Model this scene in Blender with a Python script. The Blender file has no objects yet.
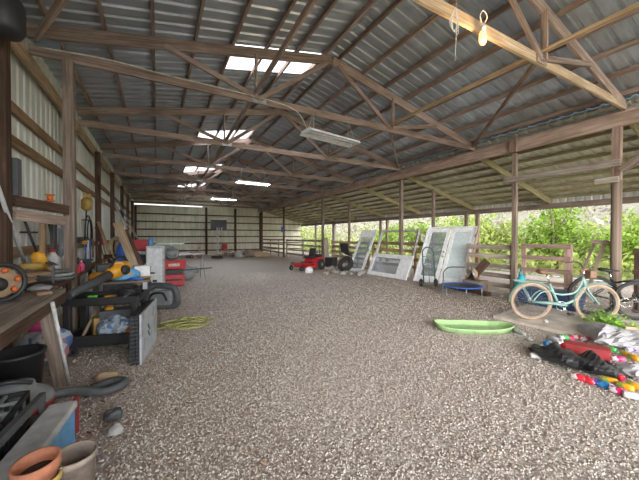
import bpy, math, random
import numpy as np
from mathutils import Vector as V, Matrix, Euler
random.seed(7); rng = np.random.default_rng(7)
PI = math.pi
scene = bpy.context.scene
COL = scene.collection
# ---------------------------------------------------------------- camera model (639x480 frame)
F = 298.0; TH = math.radians(28.53); TH0 = math.radians(29.4); CH = 1.5; HY = 236.5
SN, CS = math.sin(TH), math.cos(TH)
def gp(px, py, z=0.0):
    """ground-plan point at height z (loose things are laid out in a plan turned by TH0 - TH, see below)"""
    d = (CH - z) * F / (py - HY); u = (px - 319.5) / F
    return V((d * (math.sin(TH0) + u * math.cos(TH0)), d * (math.cos(TH0) - u * math.sin(TH0)), z))
# ---------------------------------------------------------------- node materials
MATS = {}
def newmat(name):
    m = bpy.data.materials.new(name); m.use_nodes = True
    nt = m.node_tree; b = nt.nodes['Principled BSDF']
    return m, nt, b
def ramp(nt, fac, stops):
    r = nt.nodes.new('ShaderNodeValToRGB'); e = r.color_ramp.elements
    e[0].position, e[0].color = stops[0][0], (*stops[0][1], 1)
    e[1].position, e[1].color = stops[-1][0], (*stops[-1][1], 1)
    for p, c in stops[1:-1]:
        n = e.new(p); n.color = (*c, 1)
    nt.links.new(fac, r.inputs[0]); return r.outputs[0]
def noise(nt, vec, scale, detail=4, rough=.55, dist=0):
    n = nt.nodes.new('ShaderNodeTexNoise'); n.inputs['Scale'].default_value = scale
    n.inputs['Detail'].default_value = detail; n.inputs['Roughness'].default_value = rough
    n.inputs['Distortion'].default_value = dist
    if vec is not None: nt.links.new(vec, n.inputs['Vector'])
    return n.outputs['Fac']
def mixc(nt, fac, a, b, mode='MIX'):
    m = nt.nodes.new('ShaderNodeMix'); m.data_type = 'RGBA'; m.blend_type = mode
    for sock, v in ((m.inputs[0], fac), (m.inputs[6], a), (m.inputs[7], b)):
        if isinstance(v, (int, float)): sock.default_value = v
        elif isinstance(v, tuple): sock.default_value = (*v, 1)
        else: nt.links.new(v, sock)
    return m.outputs[2]
def mapping(nt, vec, sc, loc=None):
    m = nt.nodes.new('ShaderNodeMapping'); m.inputs['Scale'].default_value = sc
    nt.links.new(vec, m.inputs['Vector'])
    if loc is not None: nt.links.new(loc, m.inputs['Location'])
    return m.outputs[0]
def bump(nt, b, h, strength=.4, dist=.01):
    n = nt.nodes.new('ShaderNodeBump'); n.inputs['Strength'].default_value = strength
    n.inputs['Distance'].default_value = dist
    nt.links.new(h, n.inputs['Height']); nt.links.new(n.outputs[0], b.inputs['Normal'])
def wood(name, dark, mid, light, rough=.85):
    if name in MATS: return MATS[name]
    m, nt, b = newmat(name)
    tc = nt.nodes.new('ShaderNodeTexCoord'); oi = nt.nodes.new('ShaderNodeObjectInfo')
    off = nt.nodes.new('ShaderNodeVectorMath'); off.operation = 'SCALE'
    cx = nt.nodes.new('ShaderNodeCombineXYZ')
    for i in range(3): nt.links.new(oi.outputs['Random'], cx.inputs[i])
    nt.links.new(cx.outputs[0], off.inputs[0]); off.inputs['Scale'].default_value = 37
    g = noise(nt, mapping(nt, tc.outputs['UV'], (1.6, 34, 1), off.outputs[0]), 1, 6, .6, .6)
    p = noise(nt, mapping(nt, tc.outputs['UV'], (1.3, 3.5, 1), off.outputs[0]), 1.3, 3)
    col = ramp(nt, g, [(.28, dark), (.5, mid), (.72, light)])
    pc = ramp(nt, p, [(.3, (.62, .56, .5)), (.6, (1.1, 1.08, 1.05))])
    col = mixc(nt, .8, col, pc, 'MULTIPLY')
    vr = nt.nodes.new('ShaderNodeMapRange'); nt.links.new(oi.outputs['Random'], vr.inputs[0])
    vr.inputs[3].default_value = .8; vr.inputs[4].default_value = 1.18
    hs = nt.nodes.new('ShaderNodeHueSaturation'); nt.links.new(vr.outputs[0], hs.inputs['Value']); nt.links.new(col, hs.inputs['Color'])
    nt.links.new(hs.outputs[0], b.inputs['Base Color']); b.inputs['Roughness'].default_value = rough
    b.inputs['Specular IOR Level'].default_value = .25
    bump(nt, b, g, .5, .006)
    MATS[name] = m; return m
def plain(name, c, rough=.5, metal=0, spec=.5, dirt=.25, sc=9, bmp=0, coat=0):
    """a solid colour with procedural grime"""
    if name in MATS: return MATS[name]
    m, nt, b = newmat(name)
    tc = nt.nodes.new('ShaderNodeTexCoord')
    n = noise(nt, tc.outputs['Object'], sc, 5, .65)
    d = tuple(x * (1 - dirt) * .9 + .03 * dirt for x in c); l = tuple(min(1, x * (1 + dirt * .35)) for x in c)
    nt.links.new(ramp(nt, n, [(.3, d), (.62, l)]), b.inputs['Base Color'])
    b.inputs['Roughness'].default_value = rough; b.inputs['Metallic'].default_value = metal
    b.inputs['Specular IOR Level'].default_value = spec
    if coat: b.inputs['Coat Weight'].default_value = coat
    if bmp: bump(nt, b, n, bmp, .01)
    MATS[name] = m; return m
def patches(name, cols, sc=20, rough=.6, stops=None):
    """blotchy print of several colours (bags of mixed junk, labels on cans)"""
    if name in MATS: return MATS[name]
    m, nt, b = newmat(name)
    tc = nt.nodes.new('ShaderNodeTexCoord')
    v = nt.nodes.new('ShaderNodeTexVoronoi'); v.inputs['Scale'].default_value = sc
    nt.links.new(tc.outputs['Object'], v.inputs['Vector'])
    s = nt.nodes.new('ShaderNodeSeparateColor'); nt.links.new(v.outputs['Color'], s.inputs[0])
    n = len(cols); col = ramp(nt, s.outputs[0], [(i / n, c) for i, c in enumerate(cols)])
    nt.nodes[-1].color_ramp.interpolation = 'CONSTANT' if nt.nodes[-1].type == 'VALTORGB' else 'LINEAR'
    nt.links.new(col, b.inputs['Base Color']); b.inputs['Roughness'].default_value = rough
    MATS[name] = m; return m
def glassy(name, c=(.8, .85, .85), alpha=.35, rough=.05):
    m, nt, b = newmat(name)
    b.inputs['Base Color'].default_value = (*c, 1); b.inputs['Roughness'].default_value = rough
    b.inputs['Alpha'].default_value = alpha; MATS[name] = m; return m
def emit(name, c, s):
    m, nt, b = newmat(name)
    b.inputs['Base Color'].default_value = (*c, 1)
    b.inputs['Emission Color'].default_value = (*c, 1); b.inputs['Emission Strength'].default_value = s
    MATS[name] = m; return m

W_TRUSS = wood('weathered_truss_wood', (.165, .12, .105), (.34, .255, .22), (.52, .42, .37))
W_PALE = wood('pale_lumber', (.26, .19, .13), (.45, .34, .23), (.62, .49, .35))
W_BEAM = wood('red_brown_beam', (.20, .13, .105), (.37, .26, .215), (.50, .38, .32))
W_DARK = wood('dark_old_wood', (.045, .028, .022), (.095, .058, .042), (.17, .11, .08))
W_LBEAM = wood('pinkish_long_beam', (.30, .20, .165), (.50, .37, .31), (.62, .49, .42))
W_POST = wood('grey_brown_post', (.13, .10, .08), (.25, .195, .16), (.38, .31, .26))
W_GREEN = wood('treated_green_yellow_wood', (.20, .17, .09), (.34, .30, .17), (.48, .43, .27))
W_GREY = wood('grey_fence_wood', (.22, .185, .16), (.38, .33, .29), (.52, .47, .42))
W_GIRT = wood('orange_brown_girt', (.17, .10, .06), (.34, .22, .13), (.5, .36, .24))
W_BENCH = wood('dusty_bench_top', (.16, .13, .11), (.25, .21, .18), (.33, .29, .25))
BLACK = plain('black_plastic', (.022, .022, .024), .5, dirt=.3)
BLACKM = plain('black_paint_metal', (.02, .02, .022), .35, spec=.6)
RUBBER = plain('dark_rubber', (.03, .03, .03), .8)
DGREY = plain('dark_grey_plastic', (.085, .09, .095), .55)
GREY = plain('mid_grey_plastic', (.24, .25, .255), .55)
LGREY = plain('light_grey_plastic', (.5, .51, .52), .5)
GALV = plain('galvanised_steel', (.45, .47, .49), .42, metal=.8, dirt=.35)
STEEL = plain('worn_steel', (.35, .34, .33), .4, metal=.7, dirt=.4)
CHROME = plain('chrome', (.75, .75, .76), .18, metal=1, dirt=.1)
WHITE = plain('white_paint', (.84, .85, .87), .5, dirt=.15)
WHITED = plain('dirty_white', (.62, .61, .59), .6, dirt=.4)
RED = plain('red_paint', (.55, .02, .025), .35, dirt=.3)
REDD = plain('dark_red_plastic', (.36, .03, .035), .5, dirt=.35)
YEL = plain('tool_yellow', (.72, .34, .02), .45, dirt=.2)
YEL2 = plain('ochre_plastic', (.42, .27, .06), .5, dirt=.3)
ORG = plain('orange_plastic', (.62, .14, .03), .5, dirt=.2)
BLUE = plain('bright_blue', (.03, .14, .55), .5, dirt=.2)
DBLUE = plain('dark_blue_plastic', (.03, .07, .16), .5, dirt=.3)
LBLUE = plain('light_blue', (.13, .35, .62), .5, dirt=.25)
TURQ = plain('turquoise_cloth', (.03, .45, .52), .7, dirt=.25)
MINT = plain('mint_paint', (.25, .41, .365), .32, dirt=.12, coat=.3)
CREAM = plain('cream_rubber', (.40, .28, .19), .7, dirt=.2)
TAN = plain('tan_leather', (.27, .15, .09), .6)
TERRA = plain('terracotta', (.52, .2, .11), .85, dirt=.3)
TERRAD = plain('dusty_clay', (.30, .24, .20), .9, dirt=.5)
POTYEL = plain('yellow_pot', (.6, .43, .12), .8, dirt=.3)
SOIL = plain('potting_soil', (.05, .035, .028), .95, sc=40, dirt=.6, bmp=.8)
GREEN = plain('bright_green', (.12, .62, .05), .5, dirt=.1)
PINK = plain('pink_plastic', (.75, .08, .25), .45, dirt=.1)
BAGB = plain('black_bag_film', (.016, .017, .02), .38, spec=.7, dirt=.1)
BAGW = plain('white_bag_film', (.42, .41, .43), .6, dirt=.2, sc=5)
CARD = plain('cardboard', (.42, .29, .18), .9)
STONE = plain('grey_rubble', (.42, .40, .38), .95, sc=6, dirt=.5)
CONC = plain('concrete', (.66, .58, .52), .9, sc=3, dirt=.35)
ROPE = plain('yellow_green_rope', (.42, .42, .14), .85, dirt=.3, sc=60)
ROPET = plain('tan_rope', (.6, .48, .27), .85, dirt=.3, sc=60)
WIRE = plain('white_wire', (.7, .68, .62), .6)
GLASS = glassy('window_glass', (.30, .36, .40), .45, .04)
CLEAR = glassy('clear_plastic', (.7, .75, .8), .55, .25)

# ---------------------------------------------------------------- mesh builder
def rotm(rx=0, ry=0, rz=0): return Euler((rx, ry, rz)).to_matrix()
class MB:
    def __init__(s): s.v = []; s.f = []; s.uv = []; s.sm = []
    def add(s, vs, fs, uvs=None, smooth=False):
        o = len(s.v); s.v += [tuple(v) for v in vs]
        for i, f in enumerate(fs):
            s.f.append(tuple(o + k for k in f)); s.sm.append(smooth)
            s.uv.append(uvs[i] if uvs else [(vs[k][0] + vs[k][2], vs[k][1] + .5 * vs[k][2]) for k in f])
        return s
    def box(s, c, sz, R=None, taper=1.0):
        c = V(c); h = [x / 2 for x in sz]; vs = []
        loc = []
        for z in (-1, 1):
            for y in (-1, 1):
                for x in (-1, 1):
                    t = taper if z > 0 else 1
                    p = V((x * h[0] * t, y * h[1] * t, z * h[2])); loc.append(p)
                    vs.append(c + (R @ p if R else p))
        fs = [(0, 2, 3, 1), (4, 5, 7, 6), (0, 1, 5, 4), (2, 6, 7, 3), (0, 4, 6, 2), (1, 3, 7, 5)]
        L = max(range(3), key=lambda i: sz[i]); o = [i for i in range(3) if i != L]
        uvs = [[(loc[k][L], loc[k][o[0]] + loc[k][o[1]] * 1.1 + .37 * n) for k in f] for n, f in enumerate(fs)]
        return s.add(vs, fs, uvs)
    def bar(s, a, b, w, h, up=(0, 0, 1)):
        a = V(a); b = V(b); d = b - a; L = d.length; d.normalize(); up = V(up)
        if abs(d.dot(up)) > .98: up = V((0, 1, 0))
        x = d.cross(up).normalized(); u = x.cross(d).normalized()
        R = Matrix((d, x, u)).transposed()
        return s.box((a + b) / 2, (L, w, h), R)
    def tube(s, pts, r, n=8, closed=False, cap=True, smooth=True, flat=1.0):
        P = [V(p) for p in pts]; m = len(P)
        rs = r if isinstance(r, (list, tuple)) else [r] * m
        vs = []; up = None
        for i in range(m):
            if closed: t = P[(i + 1) % m] - P[i - 1]
            else: t = P[min(i + 1, m - 1)] - P[max(i - 1, 0)]
            if t.length < 1e-9: t = V((0, 0, 1))
            t.normalize()
            if up is None:
                up = V((0, 0, 1)) if abs(t.z) < .9 else V((0, 1, 0))
            x = t.cross(up)
            if x.length < 1e-4: x = t.cross(V((1, .3, 0)))
            x.normalize(); y = x.cross(t).normalized(); up = y
            for k in range(n):
                a = 2 * PI * k / n
                vs.append(P[i] + x * math.cos(a) * rs[i] + y * math.sin(a) * rs[i] * flat)
        fs = []; uvs = []
        for i in range(m if closed else m - 1):
            j = (i + 1) % m
            for k in range(n):
                l = (k + 1) % n
                fs.append((i * n + k, i * n + l, j * n + l, j * n + k))
                uvs.append([(i * .1, k * .05), (i * .1, k * .05 + .05), (i * .1 + .1, k * .05 + .05), (i * .1 + .1, k * .05)])
        s.add(vs, fs, uvs, smooth)
        if cap and not closed:
            o = len(s.v) - len(vs)
            for f in (tuple(range(n - 1, -1, -1)), tuple((m - 1) * n + k for k in range(n))):
                s.f.append(tuple(o + k for k in f)); s.sm.append(False); s.uv.append([(0, 0)] * n)
        return s
    def lathe(s, prof, c=(0, 0, 0), n=20, R=None, smooth=True, sx=1, sy=1, close=False):
        c = V(c); vs = []
        for (r, z) in prof:
            for k in range(n):
                a = 2 * PI * k / n; p = V((r * math.cos(a) * sx, r * math.sin(a) * sy, z))
                vs.append(c + (R @ p if R else p))
        m = len(prof); fs = []
        for i in range(m if close else m - 1):
            j = (i + 1) % m
            for k in range(n):
                l = (k + 1) % n
                fs.append((i * n + k, i * n + l, j * n + l, j * n + k))
        s.add(vs, fs, None, smooth)
        if not close:
            o = len(s.v) - len(vs)
            if prof[0][0] > 1e-5: s.f.append(tuple(o + k for k in range(n - 1, -1, -1))); s.sm.append(False); s.uv.append([(0, 0)] * n)
            if prof[-1][0] > 1e-5: s.f.append(tuple(o + (m - 1) * n + k for k in range(n))); s.sm.append(False); s.uv.append([(0, 0)] * n)
        return s
    def torus(s, c, R0, r, R=None, n=32, m=8, a0=0, a1=2 * PI, flat=1.0):
        c = V(c); full = abs(a1 - a0 - 2 * PI) < 1e-6; pts = []
        N = n if full else n + 1; vs = []
        for i in range(N):
            a = a0 + (a1 - a0) * i / n
            for k in range(m):
                b = 2 * PI * k / m; rr = R0 + r * math.cos(b)
                p = V((rr * math.cos(a), rr * math.sin(a), r * flat * math.sin(b)))
                vs.append(c + (R @ p if R else p))
        fs = []
        for i in range(N if full else N - 1):
            j = (i + 1) % N
            for k in range(m):
                l = (k + 1) % m; fs.append((i * m + k, j * m + k, j * m + l, i * m + l))
        return s.add(vs, fs, None, True)
    def blob(s, c, sz, seed=0, amp=.2, n=14, m=10, fr=3.0, flatb=True, R=None):
        """crumpled closed lump"""
        r_ = random.Random(seed); ph = [(r_.uniform(0, 6), r_.uniform(-fr, fr), r_.uniform(-fr, fr), r_.uniform(-fr, fr)) for _ in range(7)]
        vs = []; c = V(c)
        for i in range(m + 1):
            t = PI * i / m
            for k in range(n):
                a = 2 * PI * k / n
                d = V((math.sin(t) * math.cos(a), math.sin(t) * math.sin(a), math.cos(t)))
                q = 1 + amp * sum(math.sin(p + x * d.x * 2 + y * d.y * 2 + z * d.z * 2) for p, x, y, z in ph) / 3
                p = V((d.x * sz[0] / 2 * q, d.y * sz[1] / 2 * q, d.z * sz[2] / 2 * q))
                if flatb: p.z = max(p.z, -sz[2] / 2 * .8)
                vs.append(c + (R @ p if R else p))
        fs = [(i * n + k, i * n + (k + 1) % n, (i + 1) * n + (k + 1) % n, (i + 1) * n + k) for i in range(m) for k in range(n)]
        return s.add(vs, fs, None, True)
    def build(s, name, mat, parent=None, bevel=0, sub=0):
        me = bpy.data.meshes.new(name); me.from_pydata(s.v, [], s.f)
        me.polygons.foreach_set('use_smooth', s.sm)
        uvl = me.uv_layers.new(name='UVMap')
        flat = [c for f in s.uv for uv in f for c in uv]
        uvl.data.foreach_set('uv', flat)
        me.materials.append(mat); me.validate(); me.update()
        o = bpy.data.objects.new(name, me); COL.objects.link(o)
        if parent is not None: o.parent = parent
        if bevel:
            b = o.modifiers.new('bevel', 'BEVEL'); b.width = bevel; b.segments = 2; b.limit_method = 'ANGLE'
        if sub:
            b = o.modifiers.new('sub', 'SUBSURF'); b.levels = sub; b.render_levels = sub
        return o
def tag(o, label=None, cat=None, group=None, kind=None):
    if label: o['label'] = label
    if cat: o['category'] = cat
    if group: o['group'] = group
    if kind: o['kind'] = kind
    return o
def thing(name, label, cat, loc=(0, 0, 0), rz=0, group=None, rot=None):
    o = bpy.data.objects.new(name, None); COL.objects.link(o); o.location = loc
    o.rotation_euler = rot if rot else (0, 0, rz); o.empty_display_size = .1
    return tag(o, label, cat, group)
def struct(name, mb, mat, parent=None, **k):
    o = mb.build(name, mat, parent, **k)
    if parent is None: o['kind'] = 'structure'
    return o
def single(name, mb, mat, label, cat, group=None, loc=None, rz=0, **k):
    o = mb.build(name, mat, None, **k)
    if loc is not None: o.location = loc; o.rotation_euler = (0, 0, rz)
    return tag(o, label, cat, group)
def copy_tree(o, parent=None):
    c = o.copy(); COL.objects.link(c)
    if parent is not None: c.parent = parent
    for ch in list(o.children): copy_tree(ch, c)
    return c
def catmull(pts, k=6, closed=False):
    P = [V(p) for p in pts]; n = len(P); out = []
    R = range(n) if closed else range(n - 1)
    for i in R:
        a = P[(i - 1) % n] if closed or i > 0 else P[0]; b = P[i]; c = P[(i + 1) % n]
        d = P[(i + 2) % n] if closed or i + 2 < n else P[-1]
        for t in range(k):
            t /= k
            out.append(.5 * ((2 * b) + (c - a) * t + (2 * a - 5 * b + 4 * c - d) * t * t + (3 * b - a - 3 * c + d) * t ** 3))
    if not closed: out.append(P[-1])
    return out
SKYFRONT = 3.5; SUNE = 2.6; EXPO = 1.1; TUBEE = 32
# ================================================================ THE BARN
XL, XR, XO, RX = -1.52, 8.0, 12.2, 3.24
YB, YF = 26.3, -6.0
TY = [2.27, 5.4, 8.35, 11.3, 14.25, 17.2, 20.1, 23.0, 25.6]
def sl(x): return .195 if x < RX else .246                # pitch of the two slopes
def roofm(x): return 5.37 - sl(x) * abs(x - RX)          # metal sheet, main roof
def roofl(x): return 4.05 - .267 * (x - 8.0)            # metal sheet, lean-to
# --- materials of the shell
def metal_roof(name, c, metallic, rough):
    m, nt, b = newmat(name); tc = nt.nodes.new('ShaderNodeTexCoord')
    n = noise(nt, mapping(nt, tc.outputs['Object'], (.5, 3, 1)), 2.2, 6, .65)
    n2 = noise(nt, tc.outputs['Object'], 1.1, 4)
    col = ramp(nt, n, [(.3, tuple(x * .62 for x in c)), (.65, c)])
    col = mixc(nt, ramp(nt, n2, [(.55, (0, 0, 0)), (.75, (.5, .5, .5))]), col, (.20, .13, .09))
    nt.links.new(col, b.inputs['Base Color']); b.inputs['Metallic'].default_value = metallic
    nt.links.new(ramp(nt, n, [(.3, (rough + .12,) * 3), (.7, (rough - .08,) * 3)]), b.inputs['Roughness'])
    return m
M_ROOF = metal_roof('galvanised_roof_sheet', (.50, .56, .62), .5, .36)
M_LEAN = metal_roof('lean_to_roof_sheet', (.62, .62, .50), .25, .45)
def panel_mat(name, c, c2):
    m, nt, b = newmat(name); tc = nt.nodes.new('ShaderNodeTexCoord')
    n = noise(nt, mapping(nt, tc.outputs['Object'], (2, 2, .5)), 1.5, 5)
    nt.links.new(ramp(nt, n, [(.35, c2), (.62, c)]), b.inputs['Base Color'])
    b.inputs['Roughness'].default_value = .5; return m
M_WALL = panel_mat('cream_wall_panel', (.80, .82, .76), (.62, .63, .56))
M_WALLB = panel_mat('back_wall_panel', (.80, .77, .60), (.62, .58, .44))
M_SKYL, nt, b = newmat('translucent_skylight')
t_ = nt.nodes.new('ShaderNodeBsdfTranslucent'); t_.inputs[0].default_value = (.95, .96, 1, 1)
tr = nt.nodes.new('ShaderNodeBsdfTransparent'); mx = nt.nodes.new('ShaderNodeMixShader'); mx.inputs[0].default_value = .55
nt.links.new(t_.outputs[0], mx.inputs[1]); nt.links.new(tr.outputs[0], mx.inputs[2])
nt.links.new(mx.outputs[0], nt.nodes['Material Output'].inputs[0])

# --- corrugated sheets : profile along one axis, extruded along the other
def ribs(a, b, pitch=.23, hgt=.028):
    out = []; x = a
    while x < b - 1e-6:
        for dx, h in ((0, 0), (.30, 0), (.38, 1), (.58, 1), (.66, 0)):
            q = x + dx * pitch
            if q < b: out.append((q, h * hgt))
        x += pitch
    out.append((b, 0)); return out
def sheet(mb, prof, e0, e1, f):
    """prof: list (t, h); f(e, t, h) -> point"""
    n = len(prof); vs = [f(e0, t, h) for t, h in prof] + [f(e1, t, h) for t, h in prof]
    mb.add(vs, [(i, i + 1, n + i + 1, n + i) for i in range(n - 1)])
SKY = [(5.5, 6.4), (10.6, 12.1), (16.4, 18.4), (22.6, 23.8)]
SX0, SX1 = 1.24, 3.05
mb = MB()
# main roof, right slope
sheet(mb, ribs(YF, YB + .3), RX, XR + .05, lambda x, y, h: (x, y, roofm(x) + h))
# left slope with cut-outs for the skylights
sheet(mb, ribs(YF, YB + .3), XL - .3, SX0, lambda x, y, h: (x, y, roofm(x) + h))
sheet(mb, ribs(YF, YB + .3), SX1, RX, lambda x, y, h: (x, y, roofm(x) + h))
ys = [YF] + [q for s_ in SKY for q in s_] + [YB + .3]
for i in range(0, len(ys), 2):
    sheet(mb, ribs(ys[i], ys[i + 1]), SX0, SX1, lambda x, y, h: (x, y, roofm(x) + h))
mb.box((RX, (YF + YB) / 2, 5.40), (.3, YB - YF, .03)); mb.box((XR + .06, (YF + YB) / 2, 4.1), (.012, YB - YF, .26))
ceil = struct('ceiling', mb, M_ROOF)
mb = MB(); sheet(mb, ribs(YF, YB + .3), 7.9, XO + .35, lambda x, y, h: (x, y, roofl(x) + h))
struct('ceiling', mb, M_LEAN)
for i, (a, b_) in enumerate(SKY):
    mb = MB(); sheet(mb, ribs(a, b_), SX0, SX1, lambda x, y, h: (x, y, roofm(x) + h + .004))
    struct('window_%d' % (i + 1), mb, M_SKYL)
# --- purlins (structure trim)
k = 0
def trim(mb, mat):
    global k; k += 1; return struct('trim_%d' % k, mb, mat)
for i in range(8):                                   # left slope
    x = RX - .18 - i * .62
    mb = MB(); y = YF
    mb.bar((x, YF, roofm(x) - .05), (x, YB, roofm(x) - .05), .04, .085); trim(mb, W_TRUSS)
for i in range(8):
    x = RX + .18 + i * .62
    mb = MB(); mb.bar((x, YF, roofm(x) - .05), (x, YB, roofm(x) - .05), .04, .085); trim(mb, W_TRUSS)
for i in range(9):                                   # lean-to purlins
    x = 8.25 + i * .5
    mb = MB(); mb.bar((x, YF, roofl(x) - .05), (x, YB, roofl(x) - .05), .04, .08); trim(mb, W_GREEN)
# --- walls
mb = MB(); sheet(mb, ribs(-2.0, YB, .23), 0.0, 4.42, lambda z, y, h: (XL - .12 - h, y, z)); struct('wall_left', mb, M_WALL)
mb = MB()
def backtop(x): return min(roofm(x) if x < 8 else roofl(x), 9)
pr = ribs(XL - .12, XO, .23); n = len(pr); vs = [(t, YB + h, 0) for t, h in pr] + [(t, YB + h, (3.92 if t < 3.3 else backtop(t))) for t, h in pr]
mb.add(vs, [(i, i + 1, n + i + 1, n + i) for i in range(n - 1)])
# gable sheet over the gap on the left
xs = [XL - .12, RX, 3.31]; mb.add([(XL - .12, YB + .03, 4.0), (3.31, YB + .03, 4.0), (3.31, YB + .03, roofm(3.31)), (RX, YB + .03, roofm(RX)), (XL - .12, YB + .03, roofm(XL - .12))], [(0, 1, 2, 3, 4)])
struct('wall_back', mb, M_WALLB)
# fascia strip over the outer header
mb = MB(); sheet(mb, ribs(YF, YB, .23), 2.62, 2.93, lambda z, y, h: (XO + .1 + h, y, z)); struct('trim_fascia', mb, plain('fascia_white', (.6, .6, .56), .6))
# girts left wall
for z in (3.12, 2.70, 1.30, .7):
    mb = MB(); mb.bar((XL - .08, YF, z), (XL - .08, YB, z), .05, .13); trim(mb, W_GIRT)
for z in (3.26, 2.66, 2.06, 1.5, .94, .36):
    mb = MB(); mb.bar((XL, YB - .06, z), (XO, YB - .06, z), .05, .09); trim(mb, W_DARK)
mb = MB(); mb.bar((XL - .02, YF, 3.90), (XL - .02, YB, 3.90), .05, .2); trim(mb, W_PALE)   # eave plate on the left
# --- floor
M_FLOOR, nt, b = newmat('gravel_floor')
tc = nt.nodes.new('ShaderNodeTexCoord'); P = tc.outputs['Object']
def voro(sc, feat='F1'):
    v = nt.nodes.new('ShaderNodeTexVoronoi'); v.inputs['Scale'].default_value = sc; v.feature = feat
    nt.links.new(P, v.inputs['Vector']); return v
v1 = voro(42); v2 = voro(85)
s1 = nt.nodes.new('ShaderNodeSeparateColor'); nt.links.new(v1.outputs['Color'], s1.inputs[0])
s2 = nt.nodes.new('ShaderNodeSeparateColor'); nt.links.new(v2.outputs['Color'], s2.inputs[0])
c1 = ramp(nt, s1.outputs[0], [(0, (.26, .21, .18)), (.25, (.50, .44, .40)), (.6, (.68, .62, .57)), (.85, (.80, .75, .71)), (1, (.90, .87, .84))])
c2 = ramp(nt, s2.outputs[0], [(0, (.30, .25, .21)), (.5, (.60, .54, .49)), (1, (.84, .79, .75))])
col = mixc(nt, .45, c1, c2)
col = mixc(nt, ramp(nt, v1.outputs['Distance'], [(.4, (0, 0, 0)), (.8, (.45, .45, .45))]), col, (.24, .19, .155))  # soil tone in the stone gaps, also painting crevice shade into the colour
big = noise(nt, P, .35, 5, .6, .6)
sx = nt.nodes.new('ShaderNodeSeparateXYZ'); nt.links.new(P, sx.inputs[0])
def maprange(val, a, b2, c=0., d=1.):
    m = nt.nodes.new('ShaderNodeMapRange'); nt.links.new(val, m.inputs[0])
    m.inputs[1].default_value = a; m.inputs[2].default_value = b2; m.inputs[3].default_value = c; m.inputs[4].default_value = d; return m.outputs[0]
def math_(op, a, b2):
    m = nt.nodes.new('ShaderNodeMath'); m.operation = op
    for i, q in enumerate((a, b2)):
        if isinstance(q, (int, float)): m.inputs[i].default_value = q
        else: nt.links.new(q, m.inputs[i])
    return m.outputs[0]
# brown soil patches: along the left bench, the far end and near the slab
left = maprange(sx.outputs[0], 1.4, -.5); far = maprange(sx.outputs[1], 15, 22, 0, .75)
rgt = maprange(sx.outputs[0], 4.4, 6.4, 0, .8)
soil = math_('MAXIMUM', math_('MAXIMUM', math_('MULTIPLY', left, .8), far), rgt)
soil = math_('MULTIPLY', soil, maprange(noise(nt, P, 1.7, 5, .65), .33, .6, .35, 1.0))
soil2 = maprange(big, .53, .70, 0, .38)
soil = math_('MAXIMUM', soil, soil2)
fine = noise(nt, P, 30, 5, .7)
soilc = ramp(nt, fine, [(.3, (.28, .21, .165)), (.7, (.54, .45, .37))])
col = mixc(nt, soil, col, soilc)
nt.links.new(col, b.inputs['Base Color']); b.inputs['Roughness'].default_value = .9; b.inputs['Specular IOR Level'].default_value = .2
hh = math_('SUBTRACT', 1.0, v1.outputs['Distance']); hh = math_('ADD', hh, math_('MULTIPLY', fine, .5))
bump(nt, b, hh, .6, .012)
# gently uneven ground
N = 90; xs = np.linspace(XL - .3, XO + 1, N); yy = np.linspace(YF, YB + .3, N * 2)
mb = MB(); vs = []
for y in yy:
    for x in xs: vs.append((x, y, .008 * math.sin(x * 2.1 + y * .7) * math.sin(y * 1.9) - .008))
mb.add(vs, [(j * N + i, j * N + i + 1, (j + 1) * N + i + 1, (j + 1) * N + i) for j in range(len(yy) - 1) for i in range(N - 1)], None, True)
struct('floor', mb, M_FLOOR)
# loose gravel stones
def stones(n, name, label):
    base = np.array([(1, 0, 0), (-1, 0, 0), (0, 1, 0), (0, -1, 0), (0, 0, 1), (0, 0, -1)], float)
    fc = np.array([(0, 2, 4), (2, 1, 4), (1, 3, 4), (3, 0, 4), (2, 0, 5), (1, 2, 5), (3, 1, 5), (0, 3, 5)])
    # density falls with distance from the camera
    rr = 1.2 + 11.5 * rng.random(n * 3) ** 1.25; an = rng.uniform(-.85, 1.45, n * 3)
    X = rr * np.sin(an); Y = rr * np.cos(an)
    ok = (X > -.9) & (X < 7.4) & (Y > .4) & (rng.random(n * 3) < 1.15 - rr / 13) & ~((X > 5.4) & (Y < 3.4)); X = X[ok][:n]; Y = Y[ok][:n]; n = len(X)
    s = rng.uniform(.0035, .009, (n, 1)) * (1 + .10 * np.hypot(X, Y)[:, None])
    vs = base[None] * rng.uniform(.6, 1.3, (n, 6, 1)) * s[:, :, None]
    vs[:, :, 2] *= .85; a = rng.uniform(0, 2 * PI, n); c, s_ = np.cos(a)[:, None], np.sin(a)[:, None]
    x = vs[:, :, 0] * c - vs[:, :, 1] * s_ + X[:, None]; y = vs[:, :, 0] * s_ + vs[:, :, 1] * c + Y[:, None]
    z = vs[:, :, 2] + .003
    vv = np.stack([x, y, z], -1).reshape(-1, 3); ff = (fc[None] + 6 * np.arange(n)[:, None, None]).reshape(-1, 3)
    me = bpy.data.meshes.new(name); me.from_pydata(vv.tolist(), [], ff.tolist()); me.update()
    m, nt, b = newmat('loose_stone'); g = nt.nodes.new('ShaderNodeNewGeometry')
    nt.links.new(ramp(nt, g.outputs['Random Per Island'], [(0, (.26, .21, .175)), (.3, (.46, .39, .345)), (.7, (.56, .49, .44)), (.93, (.63, .58, .54)), (1, (.72, .68, .65))]), b.inputs['Base Color'])
    b.inputs['Roughness'].default_value = .95; b.inputs['Specular IOR Level'].default_value = .1; me.materials.append(m)
    o = bpy.data.objects.new(name, me); COL.objects.link(o); tag(o, label, 'gravel', kind='stuff')
stones(62000, 'loose_gravel', 'loose grey and tan gravel stones strewn over the barn floor')

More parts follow.
